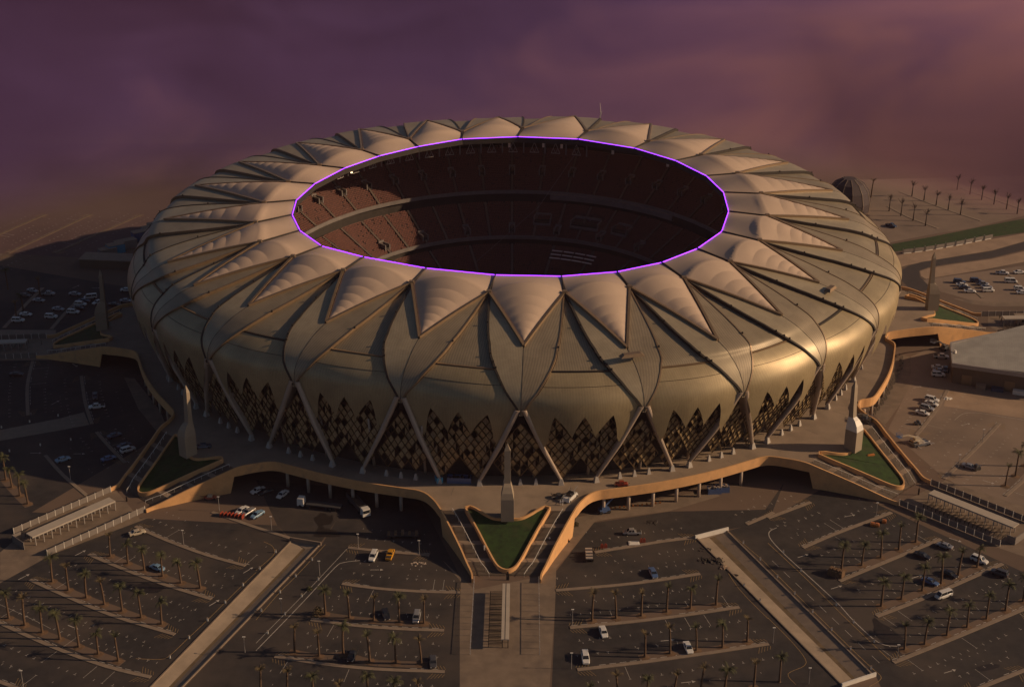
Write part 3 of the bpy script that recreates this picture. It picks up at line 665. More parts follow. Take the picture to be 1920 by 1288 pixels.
# dark underlayer and gutters
patch('roof_underlayer', lambda u, v: P3(24*u, 2.05+2.95*v, -1.5), 192, 16, M['dark'], stad)
skirtz = [(0,30.3),(.125,26.8),(.25,23.3),(.375,26.8),(.5,30.3),(.625,26.8),(.78,22.4),(1,19.5)]
def z2s(z): return 5+(31-z)/12 if z >= 19 else 6+(19-z)/11.6
for k in range(24):
    # ---- petal: frame + fabric membranes between ribs
    lt, rt_ = k, k+1; tt = k+.5
    V0 = [0, .26, .40, .52, .625, .715, .795, .868, .937, 1.0]
    def pedge(v, side):
        x = k if side == 0 else k+1
        if v < .22: return P3(x, v/.22, .0)
        f = (v-.22)/.78; A_ = P3(x, 1.0, 0); B_ = P3(tt, 2.0, 0)
        p = A_.lerp(B_, f); return p+Vector((0,0,.35*math.sin(math.pi*f)))
    def pmem(u, v, seg):
        a = pedge(v, 0); b = pedge(v, 1); wd = (b-a).length
        ins = min(.45*wd, .55*min(1, v/.2)); a2 = a+(b-a).normalized()*ins; b2 = b-(b-a).normalized()*ins
        p = a2.lerp(b2, u)
        H = .105*wd*min(1, (v/.24))**.8
        g_ = (v-V0[seg])/(V0[seg+1]-V0[seg]); puff = math.sin(math.pi*min(1, max(0, g_)))**.8*(.22 if seg else .06)*min(1, wd/9)
        arch = (1-(2*u-1)**2)
        # the ribs are arched frames leaning towards the ring in the middle
        vv = (b-a).normalized(); dv = (pedge(min(1, v+.01), 0)+pedge(min(1, v+.01), 1)-a-b)
        if dv.length < 1e-6: dv = pedge(1, 0)-pedge(.9, 0)
        lean = dv.normalized()*(-.10*wd*arch*min(1, v/.26)*(1-v*.3)) if seg or g_ > 0 else Vector()
        return p+Vector((0,0,H*arch+puff*(.35+.65*arch)*min(1, 4*u*(1-u)*1.5)+.25))+lean
    petal = MB()
    ed0 = [pedge(x/10*.78+.22, 0) for x in range(11)]; ed1 = [pedge(x/10*.78+.22, 1) for x in range(11)]
    for ed in (ed0, ed1):
        for a, b in zip(ed[:-1], ed[1:]): petal.beam(a+Vector((0,0,.25)), b+Vector((0,0,.25)), .75, .9)
    po = petal.build('roof_petal', M['rail'], stad)
    for sg in range(9):
        patch('membrane', lambda u, v, sg=sg: pmem(u, V0[sg]+(V0[sg+1]-V0[sg])*v, sg), 14, 5 if sg else 8, M['membrane'], po)
    mb = MB()
    a, b = P3(k, 0, .5), P3(k, 1, .35); mb.beam(a, b, .3, .5); mb.build('valley_cable', M['dark'], stad)
    mb = MB(); c0 = P3(k, 1, .3); mb.box(-.9, .9, -.9, .9, -.5, .7, Matrix.Translation(c0), .25); mb.build('roof_node', M['rail'], stad)
    # ---- ribbons: two sheets per bay head meeting in a seam
    def shield_edge(kk, side, s): return kk+side*wsh(s)
    for side in (0, 1):
        kk = k+side       # node at ring index kk, shield kk
        def rib(u, v, kk=kk, side=side):
            s = 1+4.05*v; te = kk+(wsh(min(s, 5)) if side == 0 else -wsh(min(s, 5)))
            if s <= 2:
                f = s-1; tin_p = pedge(.22+.78*f, side); tp = P3(te, s, .1); q = tp.lerp(tin_p, u); return q
            return P3(te+(tt-te)*u, s, .1)
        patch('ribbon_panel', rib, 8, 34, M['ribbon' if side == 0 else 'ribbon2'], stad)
        mb = MB(); pr = None
        for j in range(33):
            s = 1+4.0*j/32; te = kk+(wsh(s) if side == 0 else -wsh(s)); p = P3(te, s, -.28)
            if pr: mb.beam(pr, p, .62 if side == 0 else .42, 1.1, up=normal(te, s))
            pr = p
        mb.build('ribbon_edge', M['dark' if side == 0 else 'rail'], stad)
    mb = MB(); pr = None
    for j in range(22):
        p = P3(tt, 2.03+3*j/21, .1)
        if pr: mb.beam(pr, p, .12, .12)
        pr = p
    mb.build('ribbon_seam', M['dark'], stad)
    # ---- shields (between heads): triangular roof sheet, joint, bulging skirt with zigzag hem
    patch('roof_panel', lambda u, v: P3(k+(2*u-1)*max(.0, wsh(1+1.93*v)-.012), 1+1.93*v, -.75), 10, 20, M['bronze_soft'], stad, uvfn=lambda p, u, v: ((2*u-1)*wsh(1+1.93*v)*32.0, 34*v))
    def sk(u, v):
        uu = 2*u-1; zb = interp(skirtz, abs(uu)); sb = z2s(zb); s = 3.04+(sb-3.04)*v
        return P3(k+uu*max(0, wsh(s)-.008), s, -.55, 1.3)
    patch('skirt_panel', sk, 64, 26, M['bronze'], stad, uvfn=lambda p, u, v: ((2*u-1)*wsh(3.04+2.4*v)*33.6, 16*v))
    mb = MB(); pr = None
    for j in range(13):
        p = P3(k+(2*j/12-1)*.25, 2.985, -.62)
        if pr: mb.beam(pr, p, .55, .5)
        pr = p
    mb.build('roof_joint', M['rail' if k % 3 else 'dark'], stad)
# thin ring seams on the shoulder
for k in range(24):
    mb = MB(); pr = None
    for j in range(13):
        x = (2*j/12-1)*.335; p = P3(k+x, 3.68, -.5, 1.3)
        if pr: mb.beam(pr, p, .1, .08)
        pr = p
    mb.build('shoulder_seam', M['dark'], stad)
# inner ring: dark fascia, violet tube in 24 straight runs
for k in range(24):
    a, b = P3(k, 0, 0), P3(k+1, 0, 0); d = (b-a).normalized(); inw = Vector((-(a+b).x, -(a+b).y, 0)).normalized()
    mb = MB(); mb.beam(a+Vector((0,0,-.9)), b+Vector((0,0,-.9)), .5, 2.0); mb.build('ring_fascia', M['dark'], stad)
    mb = MB(); mb.cyl(a+d*.25+inw*.15+Vector((0,0,.42)), b-d*.25+inw*.15+Vector((0,0,.42)), .12, n=8); mb.build('ring_light', M['purple'], stad)
# ---- legs
def footpt(kh, side): 
    a = per(HEAD, kh+.5)[1]; return pol(126.8, a+side*5.35, DZ)
for k in range(24):
    kh = k+.5; hp = surf(kh, 5.0); an = per(HEAD, kh+.5)[1]; ur = pol(1, an, 0)
    tn = Vector((-ur.y, ur.x, 0))
    for side in (-1, 1):
        fp = footpt(kh, side)+Vector((0,0,1.2)); uf = pol(1, an+side*5.35, 0)
        h0 = hp+ur*.2+tn*side*.9
        v = []; nS = 9
        for p, u_, w0, dp in ((h0+Vector((0,0,1.3)), ur, 1.7, 4.6), (h0.lerp(fp, .5)+ur*.35, (ur+uf).normalized(), 1.6, 3.2), (fp, uf, 1.1, .9)):
            t_ = Vector((-u_.y, u_.x, 0))
            for q in range(nS-2): a_ = math.pi*q/(nS-3); v.append(p+t_*math.cos(a_)*w0/2+u_*(math.sin(a_)*w0*.42-w0*.2))
            v += [p-t_*w0*.28-u_*dp, p+t_*w0*.28-u_*dp]
        f = []
        for j in range(2):
            for q in range(nS): f.append((nS*j+q, nS*j+(q+1) % nS, nS*j+nS+(q+1) % nS, nS*j+nS+q))
        f += [tuple(reversed(range(nS))), tuple(range(2*nS, 3*nS))]
        o = mesh('leg', v, f, M['legskin'], stad)
        mb = MB(); mb.box(-.8, .8, -.8, .8, 0, 1.9, Matrix.Translation((fp.x, fp.y, DZ)) @ Matrix.Rotation(R(an), 4, 'Z'), .55); mb.build('leg_base', M['base'], o)
    if not 25 < an % 360 < 155:
        for da in (-2.05, 0, 2.05):
            p = pol(126.2, an+da, DZ); mb = MB(); mb.box(-.55, .55, -.6, .6, 0, 1.9, Matrix.Translation(p) @ Matrix.Rotation(R(an), 4, 'Z'), .65); mb.build('lattice_base', M['base'], stad)
# ---- lattice facade
lat = MB(); plates = []
CW = 1/16.; CHh = 3.0   # cell width in t, height in metres
FEET = [-.5-.33+1, ]
def lat_top(u):
    a = abs(u)
    if a > .5: a = 1-a
    leg = 7.4+(a-.17)/.33*23.6 if a > .17 else 7.4      # z of the leg line at this u
    W0 = .43; zz = interp(skirtz, min(1, a/W0)) if a < W0 else 21
    # inside bay: below skirt hem and above the leg line ; under the head: below the leg line
    return zz, leg
FT = [-.63,-.5,-.37,-.17,.17,.37,.5,.63]
def lat_in(u, z):
    a = abs(u); zz, leg = lat_top(u)
    zb = 8.6+min(abs(u-q) for q in FT)*46
    if z < zb: return False
    if z > leg-.0 and a > .17 and a < .5:
        return z < zz+.6 if z > leg+1.6 else False
    if a <= .17: return z < zz+.6
    return z < min(leg-1.6, 27.0)
def latp(t, z, off=0.0):
    a = per(HEAD, t+.5)[1]; r5 = per(HEAD, t+.5)[0]
    f = (z-7.4)/23.6; r = 125.6*(1-f)+(r5-.75)*f+off; return pol(r, a, z)
for k in range(24):
    an = per(HEAD, k+.5)[1] % 360
    if 30 < an < 150: continue
    for i in range(-8, 8):
        for j in range(0, 9):
            for half in (0, 1):
                u = (i+.5+half*.5)*CW; z = 8.0+(j+.5*half)*CHh+CHh*.5
                # diamond centred (u,z)
                c = [(u, z+CHh/2), (u+CW/2, z), (u, z-CHh/2), (u-CW/2, z)]
                if u > .4999+.001: continue
                if not lat_in(u, z): continue
                q = [latp(k+a_, b_) for a_, b_ in c]
                for a_, b_ in ((0,1),(0,3),(1,2),(3,2)): lat.beam(q[a_], q[b_], .16, .22)
                h = random.random()
                if h < .86:
                    ins = .06+.12*random.random(); cc = sum(q, Vector())/4; ang = per(HEAD, k+u+.5)[1]
                    tl = random.uniform(-.22, .22)
                    pv = [p.lerp(cc, ins)-pol(1, ang, 0)*(.12+tl*(1 if n_ in (0, 1) else -1)) for n_, p in enumerate(q)]
                    if h < .22: pv = [pv[0], pv[1], pv[2]] if h < .11 else [pv[0], pv[2], pv[3]]
                    plates.append(((latp(k+u, z)-cam.location).length, pv))
lat.build('lattice', M['lattice'], stad)['kind'] = 'stuff'
plates.sort(key=lambda x: x[0]); mb = MB()
M['plate2'] = mat('gold_plate_dull', (.27,.20,.12), .5, .15, .35, 1.)
for n_, (d_, pv) in enumerate(plates):
    c = sum(pv, Vector())/len(pv); back = pv+[p-Vector((c.x, c.y, 0)).normalized()*.06 for p in pv]; m_ = len(pv)
    f = [tuple(range(m_)), tuple(reversed(range(m_, 2*m_)))]+[(i, (i+1) % m_, m_+(i+1) % m_, m_+i) for i in range(m_)]
    if n_ < 290: mesh('facade_plate', back, f, M['plate' if n_ % 3 else 'plate2'], stad)
    else: mb.add(back, f)
mb.build('facade_plates', M['plate'], stad)['kind'] = 'stuff'
# wall behind the lattice
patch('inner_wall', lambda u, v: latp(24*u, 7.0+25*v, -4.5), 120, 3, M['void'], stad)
# concourse columns standing behind the lattice
for k in range(48):
    an = 7.5*k+3
    if 30 < an < 150: continue
    mb = MB(); mb.cyl(pol(122.2, an, DZ), pol(125, an, 24), .45, .3, 8); mb.build('inner_column', M['column'], stad, True)

# ---- seating bowl
def tier(name, r0, z0, r1, z1, n, m):
    v = []; f = []; N = 120
    prof = []
    for i in range(n):
        ra = r0+(r1-r0)*i/n; rb = r0+(r1-r0)*(i+1)/n; za = z0+(z1-z0)*i/n; zb = z0+(z1-z0)*(i+1)/n
        prof += [(ra, za), (rb, za)]
    prof.append((r1, z1))
    for j in range(N):
        for r, z in prof: v.append(pol(r, 360*j/N, z))
    m_ = len(prof)
    for j in range(N):
        for i in range(m_-1): a = j*m_+i; b = ((j+1) % N)*m_+i; f.append((a, b, b+1, a+1)[::-1])
    return mesh(name, v, f, m, stad)
TI = [(46,1.5,66,10.5,24),(67.5,13.0,85,22.0,22),(87.5,25.5,108,38.5,26)]
seatv = []; seatf = []
AIS = [7.5*k for k in range(48)]
rooms = []
for ti, (r0, z0, r1, z1, n) in enumerate(TI):
    tier(['lower_tier','middle_tier','upper_tier'][ti], r0, z0, r1, z1, n, M['terrace'])
    step = 15.0 if ti == 0 else 7.5
    for i in range(n):
        r = r0+(r1-r0)*(i+.55)/n; z = z0+(z1-z0)*i/n
        N = int(2*math.pi*r/.72)
        for j in range(N):
            an = 360*j/N
            if 205 < an < 335: continue
            da = abs((an+step/2) % step-step/2)*math.pi/180*r
            if da < .75: continue
            if ti == 1 and 62 < an < 71.5 and 5 < i < 17: continue
            if random.random() < .03: continue
            c, s_ = math.cos(R(an)), math.sin(R(an)); b = len(seatv)
            for rr, tt_, zz in ((-.25,-.24,.42),(-.25,.24,.42),(.2,.24,.42),(.2,-.24,.42),(.3,-.24,.85),(.3,.24,.85)):
                x = r+rr; seatv.append((x*c-tt_*s_, x*s_+tt_*c, z+zz))
            seatf += [(b,b+3,b+2,b+1),(b+3,b+4,b+5,b+2)]
mesh('seats', seatv, seatf, M['seat'], stad)['kind'] = 'stuff'
# tier fronts, aisles, vomitories
for nm_, r, z0, z1, mm in (('tier_front', 45.6, 0, 2.4, 'bandgrey'), ('tier_front', 66.6, 8.8, 14.0, 'bandgrey'), ('tier_front', 86.6, 20.5, 26.7, 'bandgrey'), ('tier_gap', 86.9, 22, 23.6, 'dark'), ('tier_gap', 67.2, 9.5, 11.5, 'dark')):
    mb = MB(); 
    if nm_ == 'tier_gap': continue
    wall_mesh(mb, [pol(r, 5*k, z1) for k in range(72)], .35, z1-1.5, closed=True); mb.build(nm_, M[mm], stad)
    mb = MB(); wall_mesh(mb, [pol(r+1.6, 5*k, z1-1.5) for k in range(72)], .3, z0, closed=True); mb.build('tier_recess', M['dark'], stad)
for ti, (r0, z0, r1, z1, n) in enumerate(TI):
    step = 15.0 if ti == 0 else 7.5
    k = 0
    while k*step < 360:
        an = k*step; k += 1
        if 205 < an < 335: continue
        mb = MB(); mb.beam(pol(r0, an, z0+.35), pol(r1, an, z1+.2), .9, .3); mb.build('aisle', M['soffit'], stad)
        if ti and (k % 2 or ti == 2):
            rr = r0+(r1-r0)*(.16 if ti == 1 else .42); zz = z0+(z1-z0)*(rr-r0)/(r1-r0)
            mt = Matrix.Translation(pol(rr, an, zz)) @ Matrix.Rotation(R(an), 4, 'Z')
            mb = MB(); mb.box(-1.0, 3.4, -1.3, -.85, -.5, 2.0, mt); mb.box(-1.0, 3.4, .85, 1.3, -.5, 2.0, mt); mb.box(2.9, 3.4, -1.3, 1.3, -.5, 2.7, mt); vo = mb.build('vomitory', M['bandgrey'], stad)
            mb = MB(); mb.box(-.9, 2.85, -.8, .8, -.4, .75, mt); mb.build('opening', M['dark'], vo)
# media seats, boxes and two broad gates on the main stand
for an, w_, ti in ((66.7, 5.6, 1), (80.5, 3.2, 1), (54.5, 3.2, 1)):
    r0, z0, r1, z1, n = TI[ti]; rr = r0+(r1-r0)*.35; zz = z0+(z1-z0)*.35; mt = Matrix.Translation(pol(rr, an, zz)) @ Matrix.Rotation(R(an), 4, 'Z')
    mb = MB(); mb.box(0, 5.4, -w_-.4, -w_, 0, 3.0, mt); mb.box(0, 5.4, w_, w_+.4, 0, 3.0, mt); mb.box(5, 5.4, -w_, w_, 0, 3.6, mt); mb.box(-.3, 0, -w_-.4, w_+.4, 0, 1.0, mt)
    g_ = mb.build('media_box', M['bandgrey'], stad); mb = MB(); mb.box(.05, 4.95, -w_+.05, w_-.05, 0, 1.7, mt); mb.build('opening', M['dark'], g_)
for q_, an in enumerate((59.5, 64, 68.5, 73)):
    for row in range(3):
        r0, z0, r1, z1, n = TI[0]; rr = 58.5+row*1.9; zz = z0+(z1-z0)*(rr-r0)/(r1-r0)+.9
        mt = Matrix.Translation(pol(rr, an, zz)) @ Matrix.Rotation(R(an), 4, 'Z'); mb = MB(); mb.box(-.35, .35, -2.1, 2.1, 0, .25, mt); mb.build('media_desk', M['white'], stad)
mb = MB(); wall_mesh(mb, [pol(86.0, 42+k*2.2, 25.6) for k in range(18)], 1.2, 23.4); mb.build('hospitality_gallery', M['bandgrey'], stad)
tag(slab('pitch', [pol(46, 6*k) for k in range(60)], None, .4, M['grass']), kind='structure')
# roof trusses hanging under the far side of the ring, with a few floodlights
for k in range(26):
    an = 68+k*3.1; a = pol(80, an, 49.2); tn = pol(1, an+90); mb = MB()
    if k % 2:
        for s_ in (-1, 1): mb.beam(a, a-Vector((0,0,4.2))+tn*1.8*s_, .16, .16); mb.beam(a-Vector((0,0,2.1))+tn*.9*s_, a-Vector((0,0,4.2)), .12, .12)
        mb.beam(a-Vector((0,0,4.2))+tn*1.8, a-Vector((0,0,4.2))-tn*1.8, .2, .2); mb.build('roof_truss', M['fence'], stad)
    else:
        mb.beam(a, a-Vector((0,0,4.5)), .5, .5); mb.build('hanging_column', M['bandgrey'], stad)
for px, py in ((659,323),(591,352)):
    p = W(px, py, 46.5); mb = MB(); mb.cyl(p-Vector((0,0,.35)), p+Vector((0,0,.35)), .42, .42, 8); mb.build('floodlight', M['lamp'], stad)
for px, py in ((955,272),(1019,272),(1053,274),(1149,285),(1252,308)):
    p = W(px, py, 46.5); mb = MB(); mb.box(-.5,.5,-.3,.3,-1,.6, Matrix.Translation(p)); mb.build('speaker_box', M['white'], stad)
# small roof fittings
for px, py, z, w_ in ((1185,665,44.8,3.6),(1557,541,45,2.6)):
    p = W(px, py, z+.6); an = math.atan2(p.y, p.x); mb = MB(); mb.box(-1.1, 1.1, -w_, w_, -.4, .5, Matrix.Translation(p) @ Matrix.Rotation(an, 4, 'Z'), .3); mb.build('roof_hatch', M['rail'], stad)
for k in range(-7, 9):
    for s, x in ((2.3,.205),(2.7,.24),(1.6,.10),(3.0,.27),(2.0,-.17)):
        p = P3(k+x, s, .3); mb = MB(); mb.box(-.22,.22,-.22,.22,-.2,.4, Matrix.Translation(p)); mb.build('anchor_point', M['dark'], stad)
p = P3(10.0, 1.9, 0); mb = MB(); p = W(1125, 217, 46); mb.beam(p-Vector((0,0,1)), p+Vector((.6,0,1.6)), .5, .5, .3, .3); mb.cyl(p+Vector((.3,0,1)), p+Vector((-.1,0,5.6)), .16, .07, 6); mb.build('lightning_mast', M['white'], stad)
# spider camera cable
mb = MB(); mb.beam(W(1078, 290, 45), W(1010, 388, 30), .06, .06); mb.beam(W(1010, 388, 30), W(888, 495, 6), .06, .06); mb.build('camera_cable', M['fence'], stad)

# ============================================================ HALL AND FAR BUILDINGS
def roofpt(o_, X, Y, z): return Q(o_, X, Y, z)
hall = empty('sports_hall', Q('K',1190,970)); tag(hall, 'low wide hall with pale green sheet roof and brown walls at the right edge', 'hall')
iv = Matrix.Translation(-Vector(hall.location))
ra, rb_, rc, rd_ = Q('K',1205,972,7.2), Q('K',1190,770,7.2), Q('K',1920,612,7.2), Q('K',1920,1075,7.2)
ex = (rd_-ra); rd2 = ra+ex*1.6; rc2 = rb_+(rc-rb_)*1.6
pts = [ra, rd2, rc2, rb_]
def mitre(P, d):
    c = sum(P, Vector())/len(P); return [p+(c-p).normalized()*d for p in P]
v = [iv @ p for p in pts]; v[1].z += 1.2; v[2].z += 1.8
mesh('hall_roof', v, [(0,1,2,3)], M['roofgreen'], hall, uv=[(0,0),(50,0),(50,40),(0,30)])
mb = MB(); wall_mesh(mb, [iv @ p+Vector((0,0,.45)) for p in [rd2, ra, rb_, rc2]], .9, 6.2); mb.build('roof_gutter', M['fence'], hall)
wp = mitre(pts, .8); mb = MB(); wall_mesh(mb, [iv @ Vector((p.x, p.y, 6.6)) for p in wp], .4, -.05, closed=True); mb.build('hall_wall', M['hallwall'], hall)
d = (rd2-ra).normalized(); n = Vector((d.y, -d.x, 0)); n = n if n.y < 0 else -n
base = Vector((wp[0].x, wp[0].y, 0))
for x, wd, h, mm in ((8,3.2,2.6,'kerb'),(13,4,2.2,'navy'),(20,5,2.4,'white')):
    p = base+d*x+n*1.2; mb = MB(); mb.box(0, wd, -1.0, 1.0, 0, h*.55, Matrix.Translation(iv @ p) @ Matrix.Rotation(math.atan2(d.y, d.x), 4, 'Z')); mb.build('service_box', PAINT['navy'] if mm == 'navy' else M[mm], hall)
for x in (3, 17, 30, 44):
    p = base+d*x+n*.28; mb = MB(); mb.box(0, 3.4, -.12, .1, 0, 3.6, Matrix.Translation(iv @ p) @ Matrix.Rotation(math.atan2(d.y, d.x), 4, 'Z')); mb.build('door', M['rail'], hall)
mb = MB(); p = iv @ Q('K',1228,860,7.4); mb.cyl(p, p+Vector((0,0,1.0)), .7, .4, 8); mb.build('roof_vent', M['white'], hall)
# small kiosk on the far right plaza
ki = empty('kiosk', Q('K',1880,560)); tag(ki, 'small pale flat roofed kiosk on the far right plaza', 'kiosk')
mb = MB(); mb.box(-1.5,6,-1.6,1.6,0,2.6); mb.build('kiosk_wall', M['column'], ki); mb = MB(); mb.box(-2.2,6.5,-2.2,2.2,2.6,2.9); mb.build('kiosk_roof', M['kerb'], ki); mb = MB(); mb.box(0,4,-1.68,-1.6,.9,2.0); mb.build('hatch', M['dark'], ki)
# far dome behind the stadium on the right
dm = empty('dome_building', W(1588, 392)); tag(dm, 'dark faceted domed building half hidden behind the right rim of the stadium', 'building')
mb = MB(); rows = [(20,0),(20.5,4),(18,9),(13,12.5),(6,14.5)]
for (r0, z0), (r1, z1) in zip(rows[:-1], rows[1:]): mb.cyl((0,0,z0), (0,0,z1), r0*.5, r1*.5, 12, cap=False)
mb.cyl((0,0,14.5), (0,0,14.6), 6*.5, .01, 12, cap=False); mb.build('dome_shell', M['domedark'], dm)
for k in range(12):
    a = math.radians(30*k); mb = MB()
    for (r0, z0), (r1, z1) in zip(rows[:-1], rows[1:]): mb.beam((r0*.5*math.cos(a), r0*.5*math.sin(a), z0), (r1*.5*math.cos(a), r1*.5*math.sin(a), z1), .25, .25)
    mb.build('dome_rib', M['kerb'], dm)
# containers and sheds on the far left
gw = []
for n_, (X, Y, L, Hh, col, hd, lab) in enumerate((
    (810,395,7,4,'silver',35,'pale shed at the near end of the container row, far left'),
    (870,375,7,5,'cyan',35,'bright blue container second from the near end of the row'),
    (945,340,9,4.5,'silver',35,'long grey container in the middle of the far left row'),
    (1065,275,8,5,'blue',35,'blue container next to the stadium rim, far left'),
    (1140,235,8,4.5,'pale blue',35,'pale blue container further up the far left row'),
    (1190,205,9,4.5,'beige',35,'pale container at the far end of the row by the stadium'))):
    c = empty('shipping_container', Q('A', X, Y), R(hd)); tag(c, lab, 'container', 'containers in a row at the far left')
    mb = MB(); mb.box(-L/2, L/2, -2, 2, 0, Hh*.75); mb.build('container_body', PAINT[col], c)
    mb = MB(); mb.box(-L/2-.1, L/2+.1, -2.1, 2.1, Hh*.75, Hh*.75+.2); mb.build('container_roof', M['kerb'], c)
    for x in range(int(L)): mb = MB(); mb.box(-L/2+x+.4, -L/2+x+.55, -2.06, -2.0, .2, Hh*.7); mb.build('rib', PAINT[col], c)
fb = empty('long_shed', Q('A',840,470), R(-6)); tag(fb, 'long low flat roofed shed with a pale roof, far left', 'shed')
a_, b_ = Q('A',715,405,4), Q('A',970,430,4); mb = MB(); mb.box(-12,14,-4,4,0,3.4); mb.build('shed_wall', M['hallwall'], fb); mb = MB(); mb.box(-12.3,14.3,-4.3,4.3,3.4,3.8); mb.build('shed_roof', M['parapet'] if False else M['kerb'], fb)
# picket fence along the far road (right)
pf = empty('picket_fence', Q('J',650,930)); tag(pf, 'long low white picket fence along the far green strip, right', 'fence')
iv = Matrix.Translation(-Vector(pf.location)); P = cr(QL('J',[(650,945),(900,915),(1200,865),(1400,825),(1580,790)]),5)
for c, d in walk(P, 5.3):
    mb = MB(); mb.beam(iv @ c, iv @ (c+Vector((0,0,2.4))), .3, .3); mb.build('picket_post', M['fence'], pf)
    mb = MB(); mb.beam(iv @ (c+d*.5+Vector((0,0,1.1))), iv @ (c+d*4.8+Vector((0,0,1.1))), .1, 1.6, up=Vector((0,0,1))); mb.build('picket_panel', M['glassfence'], pf)
    mb = MB(); mb.beam(iv @ (c+d*.4+Vector((0,0,.1))), iv @ (c+d*4.0+Vector((0,0,.1))), .35, .3); mb.build('picket_footing', M['white'], pf)

# ============================================================ PALMS
def trunk_mesh(h, lean, seed):
    r = random.Random(seed); mb = MB(); pr = None; n = 6
    for k in range(n):
        f0, f1 = k/n, (k+1)/n
        p0 = Vector((lean*f0*f0, .3*lean*f0, h*f0)); p1 = Vector((lean*f1*f1, .3*lean*f1, h*f1))
        mb.cyl(p0, p1, .30-.10*f0+.03, .30-.10*f1, 8, cap=(k == n-1))
    mb.cyl((0,0,-.05), (0,0,.25), .5, .33, 8, cap=False)
    return mb, p1
def frond(mb, base, az, el, L, r, w0=.34):
    d = Vector((math.cos(az), math.sin(az), 0)); side = Vector((-d.y, d.x, 0)); p = Vector(base); e = el; pts = [p.copy()]
    n = 5
    for k in range(n):
        p = p+(d*math.cos(e)+Vector((0,0,math.sin(e))))*L/n; e -= r.uniform(.18,.36); pts.append(p.copy())
    ws = [.08, w0, w0*1.15, w0, w0*.6, .03]
    for s in (-1, 1):       # leaflets: separate blades hanging from the midrib
        for k in range(n):
            a, b = pts[k], pts[k+1]
            for q in range(2):
                f = (q+.15)/2; c0 = a.lerp(b, f); c1 = a.lerp(b, f+.3); ww = ws[k]*(1-f)+ws[k+1]*f
                tip = c1+side*s*(ww+.25)+Vector((0,0,-.22-r.random()*.12))+(b-a)*.3
                mb.add([c0, c1, tip], [(0,1,2) if s > 0 else (0,2,1)])
    mb.add([pts[0]-side*.05, pts[2]-side*.05, pts[2]+side*.05, pts[0]+side*.05], [(0,1,2,3)])
palm_protos = []
for v_ in range(7):
    r = random.Random(100+v_); h = [7.2,7.6,6.8,7.4,7.0,7.5,6.6][v_]; tm, top = trunk_mesh(h, r.uniform(-.5,.5), v_)
    full = v_ in (0,1,2,5); dry = v_ in (3,6)
    cm = MB(); nF = 22 if full else 11
    for k in range(nF):
        el = (r.uniform(.1,1.25) if full else r.uniform(.9,1.45)); L = r.uniform(1.7,2.4) if full else r.uniform(1.4,2.1)
        frond(cm, top+Vector((0,0,-.1)), r.uniform(0,6.28), el, L, r)
    palm_protos.append((tm, cm, 'frondbrown' if dry else 'frond'))
palm_cache = []
def add_palm(loc, v_, label, group, scale=1.0, tall=False):
    while len(palm_cache) < 7: 
        tm, cm, fm = palm_protos[len(palm_cache)]
        a = empty('palm_tree'); t1 = tm.build('trunk', M['trunk'], a, True); c1 = cm.build('crown', M[fm], a); palm_cache.append([a, False])
    src = palm_cache[v_]
    if not src[1]: o = src[0]; src[1] = True
    else: o = copy_tree(src[0])
    o.location = loc; o.rotation_euler = (0,0,random.uniform(0,6.28)); o.scale = (scale,)*3
    tag(o, label, 'palm tree', group); return o
for _ in range(7):
    pass
ROWS = [('top row, lower left lot', 'C', [(828,300),(960,355),(1083,405),(1220,450),(1357,500),(1502,540)]),
 ('second row, lower left lot', 'C', [(393,490),(513,555),(648,612),(783,662),(917,710),(1060,760),(1213,808)]),
 ('third row, lower left lot', 'C', [(67,765),(187,818),(317,872),(450,922),(592,980),(737,1033),(888,1085)]),
 ('upper row of the lot left of centre', 'D', [(520,735),(700,762),(883,780),(1075,795),(1260,803)]),
 ('middle row of the lot left of centre', 'D', [(290,1020),(473,1048),(655,1035),(853,1087),(1048,1100),(1240,1108)]),
 ('bottom row of the lot left of centre', 'D', [(37,1350),(235,1365),(435,1400),(628,1440),(843,1415),(1035,1435),(1230,1430)]),
 ('upper row of the lot right of centre', 'G', [(600,785),(780,765),(970,747),(1160,718),(1337,692),(1530,665)]),
 ('middle row of the lot right of centre', 'G', [(997,1055),(1185,1030),(1382,1005),(1578,983),(1763,940)]),
 ('bottom row of the lot right of centre', 'G', [(596,1455),(790,1380),(1010,1400),(1212,1375),(1412,1345),(1590,1350),(1812,1290)]),
 ('top row of the lower right lot', 'H', [(550,403),(703,368),(845,312),(980,252),(1107,195)]),
 ('second row of the lower right lot', 'H', [(848,675),(1000,623),(1155,560),(1297,505),(1425,445),(1567,383)]),
 ('third row of the lower right lot', 'H', [(1022,1000),(1173,960),(1340,893),(1492,833),(1637,770),(1780,708),(1912,640)]),
 ('group beside the lower left plaza', 'B', [(45,1000),(90,1055),(150,1120),(210,1180)]),
 ('short row at the right edge', 'I', [(1780,925),(1855,850),(1925,775)]),
 ('far left car park', 'A', [(60,650),(125,870),(175,810),(300,700)])]
